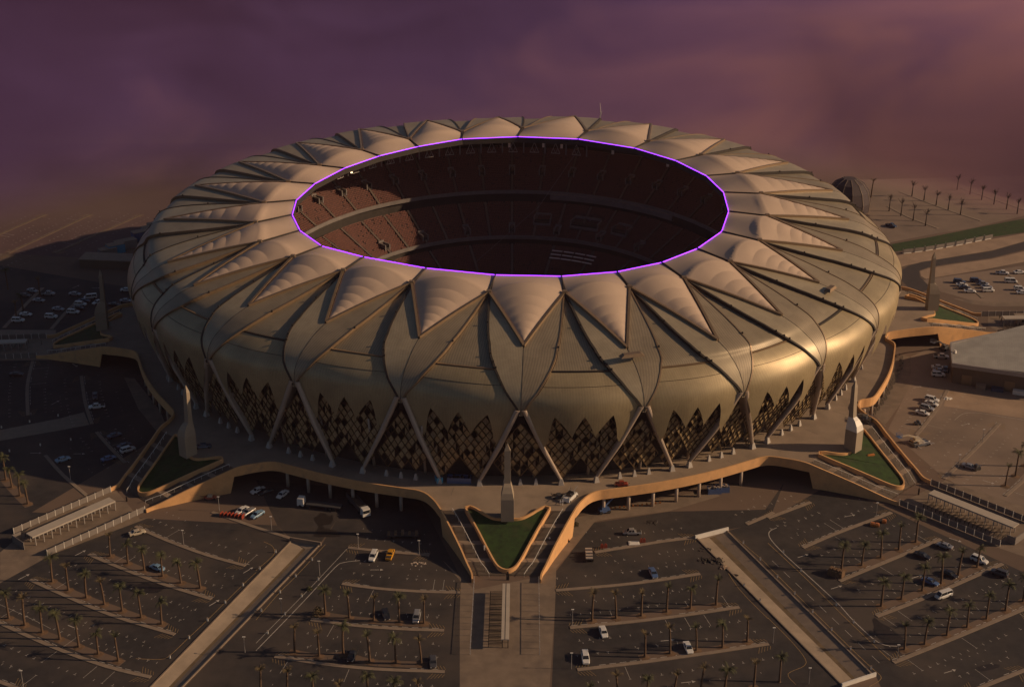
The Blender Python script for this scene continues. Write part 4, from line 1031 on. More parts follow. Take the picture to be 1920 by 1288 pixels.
for nm_, o_, pts in ROWS:
    P = QL(o_, pts, 0); n = len(P)
    # bare earth bed between the palms
    ext = [P[0]+(P[0]-P[1]).normalized()*1.5]+P+[P[-1]+(P[-1]-P[-2]).normalized()*1.5]
    if o_ != 'A':
        mb = MB()
        for a, b in zip(cr(ext, 3)[:-1], cr(ext, 3)[1:]):
            d = (b-a).normalized(); nn = Vector((-d.y, d.x, 0)); mb.add([a-nn*1.5+Vector((0,0,.024)), b-nn*1.5+Vector((0,0,.024)), b+nn*1.1+Vector((0,0,.024)), a+nn*1.1+Vector((0,0,.024))], [(0,1,2,3)])
        tag(mb.build('planting_bed', M['ground']), kind='structure')
        mb = MB()
        for p in P:
            v = [Vector((p.x+math.cos(t*.524)*(1.15+.45*random.random()), p.y+math.sin(t*.524)*(1.1+.45*random.random()), .045)) for t in range(12)]+[p+Vector((0,0,.22))]
            mb.add(v, [(t, (t+1) % 12, 12) for t in range(12)])
        tag(mb.build('loose_earth', M['dirt']), kind='structure')
    for i, p in enumerate(P):
        v_ = random.choice([0,1,2,5,0,1,2,5,3,4,6]) if nm_.split()[-1] != 'centre' else random.choice([0,1,2,3,4,5,6,3])
        where = ORD[i]+' palm from the left'
        add_palm(p, v_, where+' in the '+nm_, 'palms of the '+nm_, random.uniform(.9, 1.1))
# one real lone palm lower right
add_palm(Q('H',85,1240), 1, 'lone palm at the end of the lower middle lot by the right drainage channel', 'lone palms', .95)
add_palm(Q('J',390,375), 3, 'hazy palm right behind the stadium rim by the dome', 'lone palms', 1.1)
# leafless trees in the far right lot
def bare_tree(loc, h, label, seed):
    r = random.Random(seed); o = empty('bare_tree', loc); tag(o, label, 'tree', 'leafless trees in the far right lot')
    mb = MB(); mb.cyl((0,0,0), (.1,0,h*.75), .3, .18, 7); mb.build('trunk', M['bare'], o, True)
    mb = MB()
    for k in range(14):
        a = r.uniform(0,6.28); z = h*r.uniform(.62,.78); L = h*r.uniform(.16,.34); e = r.uniform(.7,1.4)
        p = Vector((.1,0,z)); q = p+Vector((math.cos(a)*math.cos(e), math.sin(a)*math.cos(e), math.sin(e)))*L; mb.cyl(p, q, .10, .05, 5)
        for _ in range(3): b = a+r.uniform(-1,1); s_ = p.lerp(q, r.uniform(.5,1)); mb.cyl(s_, s_+Vector((math.cos(b)*.5, math.sin(b)*.5, r.uniform(.1,.7))), .05, .02, 4, cap=False)
    mb.build('branches', M['bare'], o)
for rn, o_, pts, hh in (('near', 'J', [(570,513),(688,560),(810,608),(933,660)], 8.0), ('middle', 'J', [(798,365),(918,410),(1040,458),(1160,503),(1283,550)], 7.5), ('far', 'J', [(1250,300),(1378,345),(1495,400),(1618,447),(1743,495),(1850,540)], 7.5)):
    for i, (X, Y) in enumerate(pts): bare_tree(Q(o_, X, Y), hh, ORD[i]+' leafless tree from the left in the '+rn+' row of the far right lot', hash((X, Y)) % 999)

# ============================================================ VEHICLES
def car_parts(kind, pm):
    """x forward; returns list of (name, MB, material)"""
    S = {'sedan': dict(L=4.7,W=1.8,hood=.95,roof=1.42,cab=(-1.55,-.85,.55,1.15),tail=1.0), 'suv': dict(L=4.8,W=1.9,hood=1.1,roof=1.78,cab=(-2.2,-2.0,.65,1.25),tail=1.15),
         'pickup': dict(L=5.3,W=1.85,hood=1.1,roof=1.72,cab=(-.65,-.5,.85,1.4),tail=.95), 'van': dict(L=5.0,W=1.9,hood=1.15,roof=1.95,cab=(-2.35,-2.25,1.35,1.95),tail=1.2)}[kind]
    L, Wd = S['L']/2, S['W']/2; body = MB(); secs = [(-L,.80,.42,S['tail']-.08),(-L+.12,.94,.28,S['tail']),(-L*.5,1,.25,S['tail']+.02),(0,1,.25,S['hood']),(L*.55,.99,.25,S['hood']-.03),(L-.35,.93,.26,S['hood']-.14),(L,.78,.38,S['hood']-.30)]
    v = []
    for x, w_, z0, z1 in secs:
        w_ *= Wd; v += [(x,-w_*.92,z0),(x,-w_,z0+.22),(x,-w_,z1-.16),(x,-w_*.86,z1),(x,w_*.86,z1),(x,w_,z1-.16),(x,w_,z0+.22),(x,w_*.92,z0)]
    f = []
    for k in range(len(secs)-1):
        for j in range(8): f.append((8*k+j, 8*k+(j+1) % 8, 8*k+8+(j+1) % 8, 8*k+8+j))
    f = [tuple(reversed(q)) for q in f]; f += [tuple(range(8)), tuple(reversed(range(8*len(secs)-8, 8*len(secs))))]
    f = [tuple(q) for q in f]; body.add(v, f)
    a, b, c, d = S['cab']; zs = S['hood']-.02; zr = S['roof']-.04; wl, wt = Wd*.88, Wd*.72
    g_ = MB(); g_.add([(a,-wl,zs),(d,-wl,zs),(d,wl,zs),(a,wl,zs),(b,-wt,zr),(c,-wt,zr),(c,wt,zr),(b,wt,zr)], [(0,1,5,4),(1,2,6,5),(2,3,7,6),(3,0,4,7)])
    rf = MB(); rf.add([(b-.06,-wt-.03,zr),(c+.06,-wt-.03,zr),(c+.06,wt+.03,zr),(b-.06,wt+.03,zr),(b+.05,-wt*.9,zr+.07),(c-.05,-wt*.9,zr+.07),(c-.05,wt*.9,zr+.07),(b+.05,wt*.9,zr+.07)], [(3,2,1,0),(4,5,6,7),(0,1,5,4),(1,2,6,5),(2,3,7,6),(3,0,4,7)])
    for s in (-1, 1):   # pillars
        for x0, x1 in ((a, b), (d, c), ((a+d)/2-.1, (b+c)/2-.1)): rf.beam((x0, s*wl, zs), (x1, s*wt, zr), .09, .09)
    out = [('car_body', body, pm), ('window_glass', g_, M['carglass']), ('car_roof', rf, pm)]
    if kind == 'pickup':
        bed = MB(); bed.box(-L+.15, a-.12, -Wd*.8, Wd*.8, S['tail']-.0, S['tail']+.03); out.append(('cargo_bed', bed, M['dark']))
    for x in (-L*.6, L*.62):
        for s in (-1, 1):
            w_ = MB(); w_.cyl((x, s*(Wd-.18), .34), (x, s*(Wd+.03), .34), .34, n=12); w_.cyl((x, s*(Wd+.03), .34), (x, s*(Wd+.045), .34), .18, n=8); out.append(('wheel', w_, M['tyre']))
    for s in (-1, 1):
        h = MB(); h.box(L-.10, L+.02, s*Wd*.62-.16, s*Wd*.62+.16, S['hood']-.52, S['hood']-.36); out.append(('headlight', h, M['white']))
        t = MB(); t.box(-L-.02, -L+.06, s*Wd*.66-.14, s*Wd*.66+.14, S['tail']-.42, S['tail']-.2); out.append(('tail_light', t, PAINT['red']))
    return out
protos = {}
def vehicle(kind, col, loc, rz, label, group=None):
    key = (kind, col)
    if key in protos: o = copy_tree(protos[key])
    else:
        o = empty({'sedan':'parked_car','suv':'parked_suv','pickup':'pickup_truck','van':'parked_van'}[kind])
        for nm_, mb, mm in car_parts(kind, PAINT[col]): mb.build(nm_, mm, o)
        protos[key] = o
    o.location = loc; o.rotation_euler = (0,0,rz)
    for k_ in ('group',):
        if k_ in o: del o[k_]
    tag(o, label, {'sedan':'car','suv':'car','pickup':'pickup truck','van':'van'}[kind], group); return o
# zoom, X, Y, (dx,dy) heading in the picture, kind, colour, label, z
CARS = [('C',1030,130,(1,-.25),'sedan','beige','beige car parked alone beside the top kerb of the lower left lot'),
 ('C',1180,392,(-1,-.4),'sedan','pale blue','pale blue car parked between palms in the lower left lot'),
 ('D',880,308,(-.45,1),'suv','white','white car parked left of the yellow pickup'),
 ('D',1007,295,(.4,-1),'pickup','yellow','bright yellow pickup beside a kerb left of centre'),
 ('D',975,742,(.3,1),'sedan','black','black car in the upper palm row left of centre'),
 ('D',1205,765,(-.2,1),'suv','silver','silver car by the last palm of the upper row left of centre'),
 ('D',725,1050,(-.4,1),'pickup','black','dark pickup in the middle palm row left of centre'),
 ('D',1328,1098,(.05,1),'sedan','dark grey','dark grey car at the right end of the lot left of centre'),
 ('G',900,128,(-1,.02),'pickup','silver','silver pickup parked sideways on open asphalt right of centre'),
 ('G',1058,432,(.5,1),'sedan','blue','blue car parked alone in the bare lot right of centre'),
 ('G',685,875,(.35,1),'sedan','white','white car under the first palm row right of centre'),
 ('G',550,1070,(.15,1),'suv','white','large white car at the left end of the second row right of centre'),
 ('G',1320,993,(.45,1),'sedan','white','white car between palms in the second row right of centre'),
 ('H',1322,228,(-1,-.35),'sedan','silver','silver car at the right end of the top palm row, lower right'),
 ('H',1155,302,(1,.35),'sedan','black','black car below the top kerb of the lower right lot'),
 ('H',1583,335,(1,.4),'suv','white','white car under the last palm of the second row, lower right'),
 ('H',1215,497,(1,.4),'sedan','blue','small blue car between palms in the lower right lot'),
 ('H',1360,440,(1,.45),'sedan','black','black car beside a palm in the second row, lower right'),
 ('H',1735,433,(-1,-.35),'suv','dark grey','dark grey car at the end of the third kerb, right edge'),
 ('H',1315,600,(-1,.35),'van','white','white minivan beside the third kerb, lower right'),
 ('I',1227,283,(1,.25),'suv','white','white car farthest back of four beside the curved kerb, right'),
 ('I',1225,312,(1,.3),'sedan','white','white car second from the back of four by the curved kerb'),
 ('I',1190,348,(1,.25),'suv','silver','silver car third from the back of four by the curved kerb'),
 ('I',1157,383,(1,.25),'sedan','white','white car nearest of the four by the curved kerb, right'),
 ('I',1510,785,(1,.3),'sedan','silver','pale car beside the kerb with a dark machine behind it, right'),
 ('K',1090,908,(1,.08),'pickup','white','white pickup by the hall wall under the gun barrel crane'),
 ('K',1060,1015,(1,.05),'sedan','white','first white car of the cluster beside the hall wall'),
 ('K',1075,1050,(1,.05),'sedan','silver','silver car in the middle of the cluster beside the hall wall'),
 ('K',1060,1088,(1,.05),'suv','white','nearest white car of the cluster beside the hall wall'),
 ('K',1135,1035,(0,1),'sedan','dark grey','dark car squeezed against the hall wall'),
 ('I',1895,215,(1,.3),'sedan','white','white car in front of the hall at the right edge'),
 ('K',1270,160,(1,.1),'suv','navy','dark blue car at the back of the first car row behind the far right lawn'),
 ('K',1297,192,(1,.05),'sedan','white','white car second in the first row behind the far right lawn'),
 ('K',1325,218,(1,.05),'sedan','dark grey','dark car third in the first row behind the far right lawn'),
 ('K',1377,254,(1,.03),'sedan','white','white car nearest in the first row behind the far right lawn'),
 ('K',1435,150,(1,.05),'suv','navy','large dark blue car at the back of the second row, far right'),
 ('K',1500,182,(1,.05),'pickup','silver','silver pickup second in the second car row, far right'),
 ('K',1545,212,(1,.05),'sedan','silver','silver car third in the second car row, far right'),
 ('K',1557,245,(1,-.03),'suv','white','white car nearest in the second car row, far right'),
 ('K',1700,72,(1,.08),'pickup','white','white truck at the back of the upper far right lot'),
 ('K',1785,155,(1,.04),'van','white','white van standing alone in the middle of the upper far right lot'),
 ('K',1870,65,(1,-.05),'sedan','white','white car at the right edge, back of the upper far right lot'),
 ('K',1875,232,(1,.04),'suv','white','white car at the right edge nearest the long wall'),
 ('K',1900,268,(1,.02),'sedan','white','white car lowest at the right edge above the long wall'),
 ('J',590,665,(1,.3),'pickup','navy','dark pickup alone in the hazy far right lot'),
 ('A',245,665,(1,.2),'sedan','silver','hazy silver car at the back left of the far left lot'),
 ('A',190,700,(1,.1),'sedan','dark grey','dark car at the back of the far left lot'),
 ('A',362,688,(1,.02),'pickup','silver','silver pickup below the dark shed, far left lot'),
 ('A',293,738,(1,.08),'sedan','silver','dim silver car between two kerbs, far left lot'),
 ('A',195,843,(1,.05),'sedan','white','white car left of the lower kerb, far left lot'),
 ('A',137,888,(1,.0),'suv','white','white car nearest the corner of the far left lot'),
 ('A',385,860,(1,.02),'suv','white','white car between the two slanted kerbs, far left lot'),
 ('A',438,803,(1,.08),'sedan','silver','silver car left of the obelisk group, far left lot'),
 ('A',563,690,(1,.05),'sedan','silver','silver car at the back right of the far left lot'),
 ('A',680,715,(-1,.1),'van','white','white van in the cluster behind the far left obelisk'),
 ('A',630,742,(1,.0),'sedan','navy','navy car in the cluster behind the far left obelisk'),
 ('A',605,768,(1,.05),'suv','white','white car lower in the cluster behind the far left obelisk'),
 ('A',590,795,(1,.05),'sedan','black','black car in the cluster behind the far left obelisk'),
 ('A',550,826,(1,.03),'suv','white','white car nearest in the cluster behind the far left obelisk'),
 ('A',735,752,(-1,.35),'sedan','white','white car just left of the far left obelisk shaft'),
 ('A',860,770,(1,.05),'sedan','black','black car right of the far left obelisk'),
 ('A',950,660,(1,.0),'sedan','white','white car touching the stadium edge, far left lot'),
 ('A',945,742,(1,.0),'sedan','silver','silver car below the one at the stadium edge, far left'),
 ('B',715,375,(.05,1),'sedan','dark grey','dark car pointing at the camera by the left curved kerb'),
 ('B',728,455,(-1,.12),'pickup','white','white pickup with covered bed by the left curved kerb'),
 ('B',125,212,(1,0),'sedan','black','black car alone in the dark left lot'),
 ('B',860,672,(1,-.3),'sedan','navy','dark blue car farthest in the row near the left stairs'),
 ('B',935,748,(1,-.3),'sedan','navy','blue car behind the white one near the left stairs'),
 ('B',960,780,(1,-.3),'suv','white','white car nearest the left stairs in the dark lot'),
 ('B',815,845,(1,-.3),'sedan','blue','blue car left of the kerb in the dark left lot'),
 ('B',473,852,(1,-.3),'sedan','pale blue','pale blue car alone between two kerbs, dark left lot'),
 ('E',15,365,(-1,.35),'sedan','white','white car at the left of the pair under the podium edge'),
 ('E',70,375,(-1,.3),'sedan','black','black car beside the white one under the podium edge'),
 ('E',200,395,(-1,.75),'sedan','white','white car standing alone under the podium edge'),
 ('E',12,545,(-1,.6),'sedan','pale blue','pale blue car at the right of three by the red barriers'),
 ('E',-55,525,(-1,.6),'sedan','silver','silver car in the middle of three by the red barriers'),
 ('E',-105,515,(-1,.6),'sedan','white','white car at the left of three by the red barriers')]
for o_, X, Y, (dx, dy), kind, col, lab in CARS:
    p = Q(o_, X, Y+4, 0.012); q = Q(o_, X+dx*20, Y+4+dy*20, 0.012); d = q-p
    vehicle(kind, col, p, math.atan2(d.y, d.x), lab, None)
# lorries
def lorry(loc, rz, label, kind):
    o = empty('lorry', loc, rz); tag(o, label, 'lorry')
    mb = MB(); mb.box(3.6,5.6,-1.2,1.2,.6,2.9,None,.10); mb.build('cab', PAINT['white'], o)
    mb = MB(); mb.box(5.45,5.62,-1.0,1.0,1.6,2.5); mb.build('windscreen', M['carglass'], o)
    mb = MB(); mb.box(-6.5,4.8,-.5,.5,.65,1.0); mb.build('chassis', M['dark'], o)
    if kind == 'flat':
        mb = MB(); mb.box(-7.5,2.9,-1.25,1.25,1.1,1.4); mb.build('flatbed', PAINT['dark grey'], o)
    else:
        mb = MB(); mb.box(-6.8,2.9,-1.25,-1.1,1.1,2.5); mb.box(-6.8,2.9,1.1,1.25,1.1,2.5); mb.box(-6.9,-6.7,-1.25,1.25,1.1,2.5); mb.box(2.8,3.0,-1.25,1.25,1.1,2.8); mb.box(-6.7,2.8,-1.1,1.1,1.1,1.5); mb.build('tipper_body', PAINT['dark grey'], o)
        mb = MB(); mb.box(-6.6,2.7,-1.05,1.05,1.5,1.9,None,.2); mb.build('load', M['dirt'], o)
    for x in (-5.6,-4.4,-3.2,2.2,4.6):
        for s in (-1,1): mb = MB(); mb.cyl((x,s*.95,.5),(x,s*1.28,.5),.5,n=12); mb.build('wheel', M['tyre'], o)
p = Q('E',455,485); q = Q('E',320,470); lorry(p, math.atan2((q-p).y, (q-p).x), 'lorry with white cab and long dark flatbed below the podium edge', 'flat')
p = Q('E',775,500); q = Q('E',850,585); lorry(p, math.atan2((q-p).y, (q-p).x), 'tipper lorry with white cab standing on the stained asphalt', 'tip')
# low loader frame, skips, boom lift, aerial platforms and other machines
def low_trailer(loc, rz, label, col='dark grey', load=None, L=8):
    o = empty('trailer', loc, rz); tag(o, label, 'trailer')
    mb = MB(); mb.box(-L/2,L/2,-1.1,1.1,.8,1.05); mb.build('deck', PAINT[col], o)
    for x in (-L/2+.8,-L/2+2,L/2-.8):
        for s in (-1,1): mb = MB(); mb.cyl((x,s*.85,.42),(x,s*1.12,.42),.42,n=10); mb.build('wheel', M['tyre'], o)
    for k in range(5):
        x = -L/2+.6+k*(L-1.2)/4; mb = MB(); mb.box(x-.35,x+.35,-.95,.95,1.05,1.35+.25*(k % 3)); mb.build('load_item', M['rail'] if load else M['column'], o)
low_trailer(Q('E',1100,705), 0, 'long dark trailer with stacked frames lying on the asphalt left of centre', 'dark grey', True, 9)
p = Q('G',577,308); low_trailer(p, R(90), 'dark flatbed truck with mixed load parked by the kerb right of centre', 'black', None, 5.5)
def boom(loc, rz, reach, height, col, label, base_h=1.3, basket='blue'):
    o = empty('boom_lift', loc, rz); tag(o, label, 'boom lift')
    mb = MB(); mb.box(-1.6,1.6,-1.1,1.1,.5,base_h); mb.box(-.9,.9,-.8,.8,base_h,base_h+.7); mb.build('chassis', PAINT[col], o)
    for x in (-1.2,1.2):
        for s in (-1,1): mb = MB(); mb.cyl((x,s*.9,.5),(x,s*1.25,.5),.5,n=10); mb.build('wheel', M['tyre'], o)
    mb = MB(); a = Vector((0,0,base_h+.6)); b = Vector((reach*.55,0,base_h+height*.6)); c = Vector((reach,0,height)); mb.beam(a, b, .5,.5,.4,.4); mb.beam(b, c, .36,.36,.28,.28); mb.build('boom_arm', PAINT[col], o)
    mb = MB()
    for z in (0,.55,1.05):
        for e in (((-.2,-.9),(1.2,-.9)),((1.2,-.9),(1.2,.9)),((1.2,.9),(-.2,.9)),((-.2,.9),(-.2,-.9))): mb.beam(c+Vector((e[0][0],e[0][1],z)), c+Vector((e[1][0],e[1][1],z)), .08,.08)
    mb.box(c.x-.2,c.x+1.2,-.9,.9,c.z-.08,c.z); mb.build('basket', PAINT[basket], o)
pb = Q('F',690,520); c2 = Q('F',850,350,6.5); dd = c2-pb; boom(pb, math.atan2(dd.y, dd.x), math.hypot(dd.x, dd.y), 6.5, 'blue', 'blue boom lift raised against the ochre parapet, right of centre')
pb = Q('I',1110,600); c2 = Q('I',1010,555,3); dd = c2-pb; boom(pb, math.atan2(dd.y, dd.x), 6, 3.2, 'beige', 'beige boom lift on a loaded platform at the kerb end, right')
pb = Q('K',1120,830); c2 = Q('K',1020,740,6); dd = c2-pb; boom(pb, math.atan2(dd.y, dd.x), 8, 5.5, 'dark grey', 'dark crane with long arm beside the hall corner', basket='dark grey')
def machine(name, cat, label, loc, parts, rz=0, seed=1, n=12, size=(3,2,1.6), cols=('white','dark grey','black')):
    """a small heap or machine made of a carcass, bars and boxes"""
    r = random.Random(seed); o = empty(name, loc, rz); tag(o, label, cat)
    mb = MB(); mb.box(-size[0]/2,size[0]/2,-size[1]/2,size[1]/2,.35,size[2]*.6,None,.15); mb.build(parts[0], PAINT[cols[0]], o)
    mb = MB(); mb.box(-size[0]*.2,size[0]*.2,-size[1]*.35,size[1]*.35,size[2]*.6,size[2],None,.2); mb.build(parts[1], PAINT[cols[1]], o)
    mb = MB()
    for k in range(n):
        a = Vector((r.uniform(-.5,.5)*size[0], r.uniform(-.5,.5)*size[1], r.uniform(.3,1)*size[2])); mb.beam(a, a+Vector((r.uniform(-.5,.5)*size[0], r.uniform(-.4,.4)*size[1], r.uniform(-.2,.5))), .09,.09)
    mb.build(parts[2], PAINT[cols[2]], o)
    for x in (-.35,.35):
        for s in (-1,1): mb = MB(); mb.cyl((x*size[0],s*size[1]*.4,.35),(x*size[0],s*size[1]*.52,.35),.36,n=8); mb.build('wheel', M['tyre'], o)
    return o
MP = ('carcass','cabin','bars')
machine('loader', 'machine', 'white and dark loader parked on the podium at the top of the centre stairs', Q('F',435,420,DZ), MP, R(60), 3, 16, (5.5,2.4,2.2), ('white','black','silver'))
machine('generator', 'machine', 'dark generator with grey frame left of the white loader on the podium', Q('F',350,412,DZ), MP, 0, 4, 10, (3.5,2,1.4), ('black','dark grey','silver'))
machine('scissor_lift', 'machine', 'dark scissor lift on the podium above the lower right stairs', Q('I',722,440,DZ), MP, R(-30), 5, 18, (4.5,3,2.2), ('black','dark grey','silver'))
machine('small_loader', 'machine', 'small dark machine on the asphalt below four parked cars, right', Q('I',1120,462), MP, 0, 6, 6, (2,1.6,1.4), ('dark grey','black','silver'))
machine('forklift', 'machine', 'dark forklift behind the pale car by the right kerb', Q('I',1560,800), MP, R(30), 8, 8, (2.4,1.8,1.8), ('black','dark grey','silver'))
machine('work_platform', 'machine', 'open work platform with crates and white rails at the kerb end, right', Q('I',1140,610), MP, R(20), 9, 20, (6.5,3.5,1.2), ('dark grey','beige','white'))
machine('red_cart', 'machine', 'red cart on the podium near the lattice feet right of centre', Q('F',820,322,DZ), MP, 0, 10, 4, (4,1.8,1.6), ('red','red','black'))
machine('dark_cart', 'machine', 'dark blue cart on the podium in front of the left lattice', Q('B',1525,755,DZ), MP, R(10), 11, 6, (5,2,1.4), ('navy','navy','black'))
machine('orange_cart', 'machine', 'small orange cart outside the right stair wall of the centre arm', Q('F',408,735), MP, 0, 12, 2, (1.6,1.6,1.6), ('orange','orange','black'))
machine('red_cart', 'machine', 'red and pale cart beside the wall of the lower left stairs', Q('B',1575,1140), MP, 0, 13, 4, (3.8,1.8,1.4), ('red','beige','black'))
def skip(loc, rz, L, label, col='blue', load=True):
    o = empty('skip_container', loc, rz); tag(o, label, 'skip')
    mb = MB(); mb.box(-L/2,L/2,-1.2,-1.08,0,1.7); mb.box(-L/2,L/2,1.08,1.2,0,1.7); mb.box(-L/2,-L/2+.12,-1.08,1.08,0,1.7); mb.box(L/2-.12,L/2,-1.08,1.08,0,1.7); mb.box(-L/2+.12,L/2-.12,-1.08,1.08,0,.2); mb.build('skip_shell', PAINT[col], o)
    mb = MB(); r = random.Random(int(L*9))
    for k in range(9): x, y = r.uniform(-L/2+.5,L/2-.5), r.uniform(-.8,.8); mb.box(x-.4,x+.4,y-.3,y+.3,.2,1.4+r.random()*.7,None,.3)
    mb.build('rubbish', M['column'] if load else M['dark'], o)
skip(Q('F',1515,372), R(5), 4, 'blue skip heaped with rubbish under the right podium edge, left one')
skip(Q('F',1575,362), R(5), 4, 'blue skip heaped with rubbish under the right podium edge, right one')
skip(Q('E',1525,290,DZ), R(-3), 7, 'long blue skip standing on the podium in front of the lattice', 'blue', False)
skip(Q('E',1372,290,DZ), R(20), 1.8, 'small bright cyan skip on the podium left of the long blue one', 'cyan', False)
# orange plastic barriers, concrete slab, crates
def block(name, cat, label, loc, rz, sx, sy, sz, m, n=2):
    o = empty(name, loc, rz); tag(o, label, cat)
    for k in range(n):
        x0 = -sx/2+k*sx/n; mb = MB(); mb.box(x0+.03, x0+sx/n-.03, -sy/2, sy/2, 0, sz*.8, None, .06); mb.box(x0+.2, x0+sx/n-.2, -sy/2*.6, sy/2*.6, sz*.8, sz, None, .1); mb.build('segment', m, o)
    return o
block('barrier_stack', 'barriers', 'stack of orange plastic barriers beside the kerb tip, lower right', Q('H',510,440), R(-35), 4.2, 2.4, 2.0, M['dirt'], 4)
block('brick_pallet', 'pallet', 'low orange pallet below the top kerb, lower right, left one', Q('H',800,70), R(-20), 2.6, 1.4, 1.0, PAINT['orange'], 2)
block('brick_pallet', 'pallet', 'small orange pallet below the top kerb, lower right, right one', Q('H',870,45), R(-20), 1.3, 1.2, 1.0, PAINT['orange'], 1)
block('concrete_slab', 'slab', 'pale flat slab lying beside the kerb below the silver pickup', Q('G',915,203), R(3), 3.2, 2.0, .3, M['white'], 1)
block('red_barrier', 'barriers', 'red mesh barrier at the right end of the pale slab', Q('G',980,192), R(3), 1.6, .5, 1.3, PAINT['red'], 2)
block('red_barrier', 'barriers', 'red mesh barrier at the left end of the upper kerb, right of centre', Q('G',688,235), R(3), 2.0, .5, 1.3, PAINT['red'], 2)
for k in range(7):
    block('crowd_barrier', 'barriers', ORD[k]+' red crowd barrier from the left in the row by three parked cars', Q('B',1662+k*27,1265+k*3), R(70), 2.0, .25, 1.2, PAINT['red'], 1)
block('bench', 'bench', 'red bench against the wall on the lower right lawn', armpt(ARMS[1], 149, 3.5, 4.9), R(20), 2.6, .6, .6, PAINT['orange'], 1)
block('dark_board', 'board', 'upright dark information board at the foot of the centre stairs', Q('M' if 'M' in ZO else 'X', 952, 1087), 0, .9, .3, 2.6, M['dark'], 1)
block('dark_board', 'board', 'upright dark board casting a long shadow on the lower right plaza', Q('I',1128,990), 0, .5, .3, 2.6, M['dark'], 1)
block('dark_board', 'board', 'upright dark board on the lower left plaza', Q('B',952,1158), 0, .5, .3, 1.9, M['dark'], 1)
# row of stanchions and stakes along the pavement right
for k in range(12):
    mb = MB(); p = Q('F',740,498)+(Q('F',1110,455)-Q('F',740,498))*(k/11); mb.box(-.25,.25,-.1,.1,0,.6,Matrix.Translation(p)); tag(mb.build('stake', PAINT['orange']), ORD[k]+' orange stake from the left in the row below the podium edge', 'stake', 'orange stakes')
cb = empty('crowd_fence', Q('K',680,880)); tag(cb, 'zigzag line of dark crowd fences below the right parapet', 'fence'); iv = Matrix.Translation(-Vector(cb.location))
P = cr([Q('K',685,885), Q('K',690,1000), Q('I',960,110), Q('I',880,270), Q('I',790,395)], 6); pr = None
for j, (c, d) in enumerate(walk(P, 2.2)):
    n = Vector((-d.y, d.x, 0)); q = c+n*(.7 if j % 2 else -.7)
    if pr is not None:
        mb = MB()
        for z in (.25,.65,1.1): mb.beam(iv @ (pr+Vector((0,0,z))), iv @ (q+Vector((0,0,z))), .09, .09)
        mb.build('fence_panel', M['dark'], cb)
    pr = q

# rubble, stains and shrubs
def heap(name, loc, rad, h, m, label, cat, n=40, seed=3, sz=.3, stuff=True):
    r = random.Random(seed); mb = MB()
    for k in range(n):
        a = r.uniform(0,6.28); q = rad*math.sqrt(r.random()); s = sz*r.uniform(.5,1.4); p = loc+Vector((math.cos(a)*q, math.sin(a)*q*.6, 0))
        mb.box(-s,s,-s,s,0,s*1.4*(1-q/rad*.6)*h, Matrix.Translation(p) @ Matrix.Rotation(r.uniform(0,3),4,'Z'), .3)
    o = mb.build(name, m); tag(o, label, cat, kind='stuff')
heap('rubble', Q('G',1500,330), 3.5, 1.0, M['dark'], 'dark rubble at the top of the lit channel slope', 'rubble', 46, 2, .32)
heap('rubble', Q('G',1590,385), 1.5, 1.0, M['sand'], 'pale rubble lower on the lit channel slope', 'rubble', 16, 5, .3)
heap('rubble', Q('G',1450,250), 2.0, .8, M['dark'], 'small dark rubble near the kerb end', 'rubble', 12, 8, .28)
heap('rubble', Q('I',1345,270), 1.6, 1.0, M['white'], 'white stones stacked at the far end of the kerb', 'stones', 30, 9, .3)
heap('rubble', Q('F',1055,600), 2.5, .4, M['dark'], 'dark scraps on the asphalt right of centre', 'rubble', 16, 10, .3)
heap('rubble', Q('D',1215,355), 2.2, .4, M['column'], 'pale scraps on the asphalt left of centre', 'rubble', 18, 12, .25)
def shrub(loc, rad, h, label, seed, m):
    r = random.Random(seed); o = empty('shrub', loc); tag(o, label, 'shrub')
    mb = MB(); 
    for k in range(260):
        a = r.uniform(0,6.28); e = r.uniform(0,1.4); q = rad*r.uniform(.4,1.0); p = Vector((math.cos(a)*math.cos(e)*q, math.sin(a)*math.cos(e)*q, math.sin(e)*h*r.uniform(.5,1)))
        d = Vector((r.uniform(-1,1),r.uniform(-1,1),r.uniform(-1,1))).normalized()*.2; u = d.cross(Vector((0,0,1))).normalized()*.14; mb.add([p-d,p+u,p+d,p-u],[(0,1,2,3)])
    mb.build('foliage', m, o); mb = MB()
    for k in range(6): a = k; mb.cyl((0,0,0),(math.cos(a)*rad*.5,math.sin(a)*rad*.5,h*.6),.06,.03,5,False)
    mb.build('stem', M['trunk'], o)
shrub(Q('D',465,735), 1.7, 2.6, 'reddish dry shrub at the left end of the kerb left of centre', 5, M['frondbrown'])
shrub(Q('D',400,548), .9, .9, 'low green shrub beside the road line left of centre', 6, M['frond'])
shrub(Q('F',480,620), .9, 1.2, 'small dry shrub against the centre stair wall', 7, M['frondbrown'])

